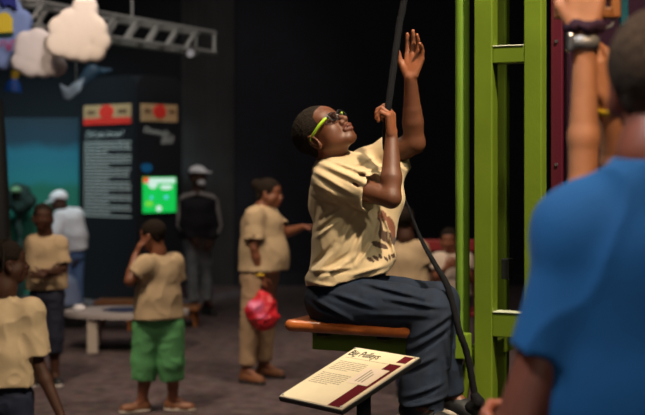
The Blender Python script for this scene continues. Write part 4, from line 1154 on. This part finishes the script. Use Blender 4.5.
    # tan-shirted child behind the boy
    D = dict(J=dict(head=(404, 221, .05), neck=(406, 238, .02), shR=(394, 251, .1), shL=(420, 250, -.02), elR=(392, 276, .1), wrR=(400, 292, 0),
                    elL=(428, 274, -.05), wrL=(436, 292, -.1), chest=(408, 262, 0), pelvis=(410, 300, 0), hem=(410, 306, 0),
                    hipR=(403, 310, 0), hipL=(419, 310, 0), knR=(403, 350, 0), knL=(420, 350, 0), anR=(403, 388, 0), anL=(420, 388, 0)),
             tf=(.4, .9, 0), hf=(.4, .9, 0), hu=(0, 0, 1), hs=.95, s=.9, vox=.009,
             r=dict(depth=.11, wide=1.4), skin=SK_DEEP, eyes=True, hair=HAIR, sleeve=.6, ease=.02,
             hand=dict(R=((.3, 0, -1), (.8, 0, 0), 1, rel, .85), L=((.3, 0, -1), (-.8, 0, 0), -1, rel, .85)),
             foot=dict(L=(.3, .9, 0), R=(.3, .9, 0)), shirt=TEE2, lower=NAVY, len=1.9, shoe=SHOEB, sole=SOLED)
    person('child in tan shirt, back turned, half hidden behind the seated boy', 9.2, D)
    # person between rope and pipe
    D = dict(J=dict(head=(449, 240, 0), neck=(451, 252, 0), shR=(439, 260, 0), shL=(466, 260, 0), elR=(435, 280, -.05), wrR=(446, 268, -.2),
                    elL=(470, 280, -.05), wrL=(458, 266, -.2), chest=(452, 266, 0), pelvis=(453, 292, 0), hem=(453, 296, 0),
                    hipR=(446, 300, 0), hipL=(460, 300, 0), knR=(445, 308, -.42), knL=(461, 308, -.42), anR=(445, 350, -.42), anL=(461, 350, -.42)),
             tf=(0, -1, 0), hf=(-.2, -.97, -.1), hu=(0, 0, 1), hs=.95, s=.92, vox=.009,
             r=dict(depth=.10, wide=1.45), skin=SK_MID, eyes=True, hair=HAIR, sleeve=.5, ease=.02,
             hand=dict(R=((.6, -.2, .5), (0, .8, 0), 1, rel, .85), L=((-.6, -.2, .5), (0, .8, 0), -1, rel, .85)),
             foot=dict(L=(0, -1, 0), R=(0, -1, 0)), shirt=mat('offwhite_cotton', (.62, .52, .42), .8), lower=NAVY, len=1.9, shoe=SHOEB, sole=SOLED)
    E, J, L, A = person('person in off-white top sitting on a red bench beyond the green pipe', 11.4, D)
    z = J['hipR'][2]-.10; x0 = P(418, 0, 11.6)[0]; x1 = P(482, 0, 11.6)[0]
    B = empty('red_bench', ((x0+x1)/2, 11.6, 0), 'red painted bench with a back rail beyond the green pipe', 'bench')
    rb = mat('red_bench_paint', (.30, .03, .035), .5)
    MB().box((x0, 11.3, z-.04), (x1, 11.75, z), .01).build('seat', rb, B)
    zb = EYE-(240-HY)/F*11.7
    MB().box((x0, 11.72, zb-.10), (x1, 11.76, zb), .01).build('back_rail', rb, B)
    for x in (x0+.03, x1-.03):
        MB().box((x-.02, 11.72, 0), (x+.02, 11.76, zb), .004).build('back_post', rb, B)
        MB().box((x-.02, 11.32, 0), (x+.02, 11.36, z-.04), .004).build('leg', rb, B)
far()

# ------------------------------------------------------------------ light
def spot(loc, tgt, power, col, ang, blend=.5, size=.1):
    l = bpy.data.lights.new('spot', 'SPOT'); l.energy = power; l.color = col; l.spot_size = math.radians(ang); l.spot_blend = blend; l.shadow_soft_size = size
    o = bpy.data.objects.new('ceiling_or_fill_spot', l); COL.objects.link(o); o.location = loc
    o.rotation_euler = (Vector(tgt)-Vector(loc)).to_track_quat('-Z', 'Y').to_euler()
    return o
spot((1.5, 2.6, 5.2), (.1, 4.8, 1.7), 1350, (1, .84, .62), 34, .6, .10)        # key on the boy, from front right above
spot((-1.6, 5.6, 5.2), (.1, 4.8, 1.5), 230, (1, .82, .62), 36, .6, .12)       # rim from back left
spot((.3, 2.2, 5.2), (.66, 4.7, 1.5), 165, (1, .92, .66), 34, .6, .15)       # on the frame
spot((4.2, 2.4, 4.6), (.75, 4.7, 1.6), 260, (1, .95, .75), 26, .6, .12)      # from the right on the frame's sides
spot((-1.3, 1.6, 5.0), (.7, 2.2, 1.5), 430, (.85, .93, 1), 34, .6, .15)        # on the man in blue
spot((1.0, .2, 4.6), (.56, 2.7, 1.8), 560, (1, .72, .45), 22, .6, .1)         # on the raised arms
spot((-2.2, 6.2, 5.6), (-1.0, 9.6, .9), 850, (1, .78, .58), 50, .8, .3)       # far group
spot((1.2, 7.5, 5.6), (-.3, 10.0, .9), 600, (1, .78, .58), 44, .8, .3)
spot((-3.2, 4.6, 5.6), (-1.6, 6.6, 1.0), 330, (1, .78, .58), 36, .8, .2)      # left child
spot((.4, 9.0, 5.7), (1.2, 11.4, .9), 360, (1, .78, .60), 40, .8, .2)
spot((-1.0, 7.6, 4.4), (-2.3, 10.6, 3.0), 330, (1, .86, .78), 36, .8, .2)     # clouds
spot((-.2, 11.0, 4.2), (-1.5, 13.4, 3.1), 130, (1, .95, .88), 50, .8, .2)     # truss
spot((-3.4, 12.8, 5.6), (-3.8, 16.6, 1.2), 1100, (.55, .9, 1), 52, .8, .3)    # stage
spot((-2.0, 12.0, 5.6), (-2.3, 16.0, 1.4), 330, (1, .9, .8), 40, .8, .3)      # kiosk
spot((-.6, 13.5, 5.6), (-1.6, 17.9, 2.2), 110, (1, .93, .85), 50, .9, .3)     # drape
spot((-.7, -1.4, 2.5), (.3, 4.8, 1.1), 60, (1, .88, .72), 40, .9, .4)       # fill lamp added low behind the camera to reach under the seat
w = bpy.data.worlds.new('World'); SC.world = w; w.use_nodes = True
w.node_tree.nodes['Background'].inputs[0].default_value = (.35, .36, .5, 1); w.node_tree.nodes['Background'].inputs[1].default_value = .05
for loc, e in (((0, 4, 5.9), 20), ((-1, 10, 5.9), 45), ((-1, 14, 5.9), 25)):
    a = bpy.data.lights.new('fill_area', 'AREA'); a.energy = e; a.size = 4; a.color = (1, .88, .8)  # wide overhead fill, added to brighten the floor
    o = bpy.data.objects.new('overhead_fill', a); COL.objects.link(o); o.location = loc

# ------------------------------------------------------------------ camera
cam = bpy.data.cameras.new('camera'); co = bpy.data.objects.new('camera', cam); COL.objects.link(co)
co.location = (0, 0, EYE); co.rotation_euler = (PI/2, 0, 0)
cam.sensor_width = 36; cam.sensor_fit = 'HORIZONTAL'; cam.lens = 36*F/645; cam.shift_y = -37.5/645
cam.clip_start = .05; cam.clip_end = 60
cam.dof.use_dof = True; cam.dof.focus_distance = 4.35; cam.dof.aperture_fstop = 2.9
SC.camera = co
vs = SC.view_settings; SC.display_settings.display_device = 'sRGB'; vs.view_transform = 'Standard'; vs.look = 'None'; vs.gamma = 1; vs.exposure = 0; vs.use_curve_mapping = False
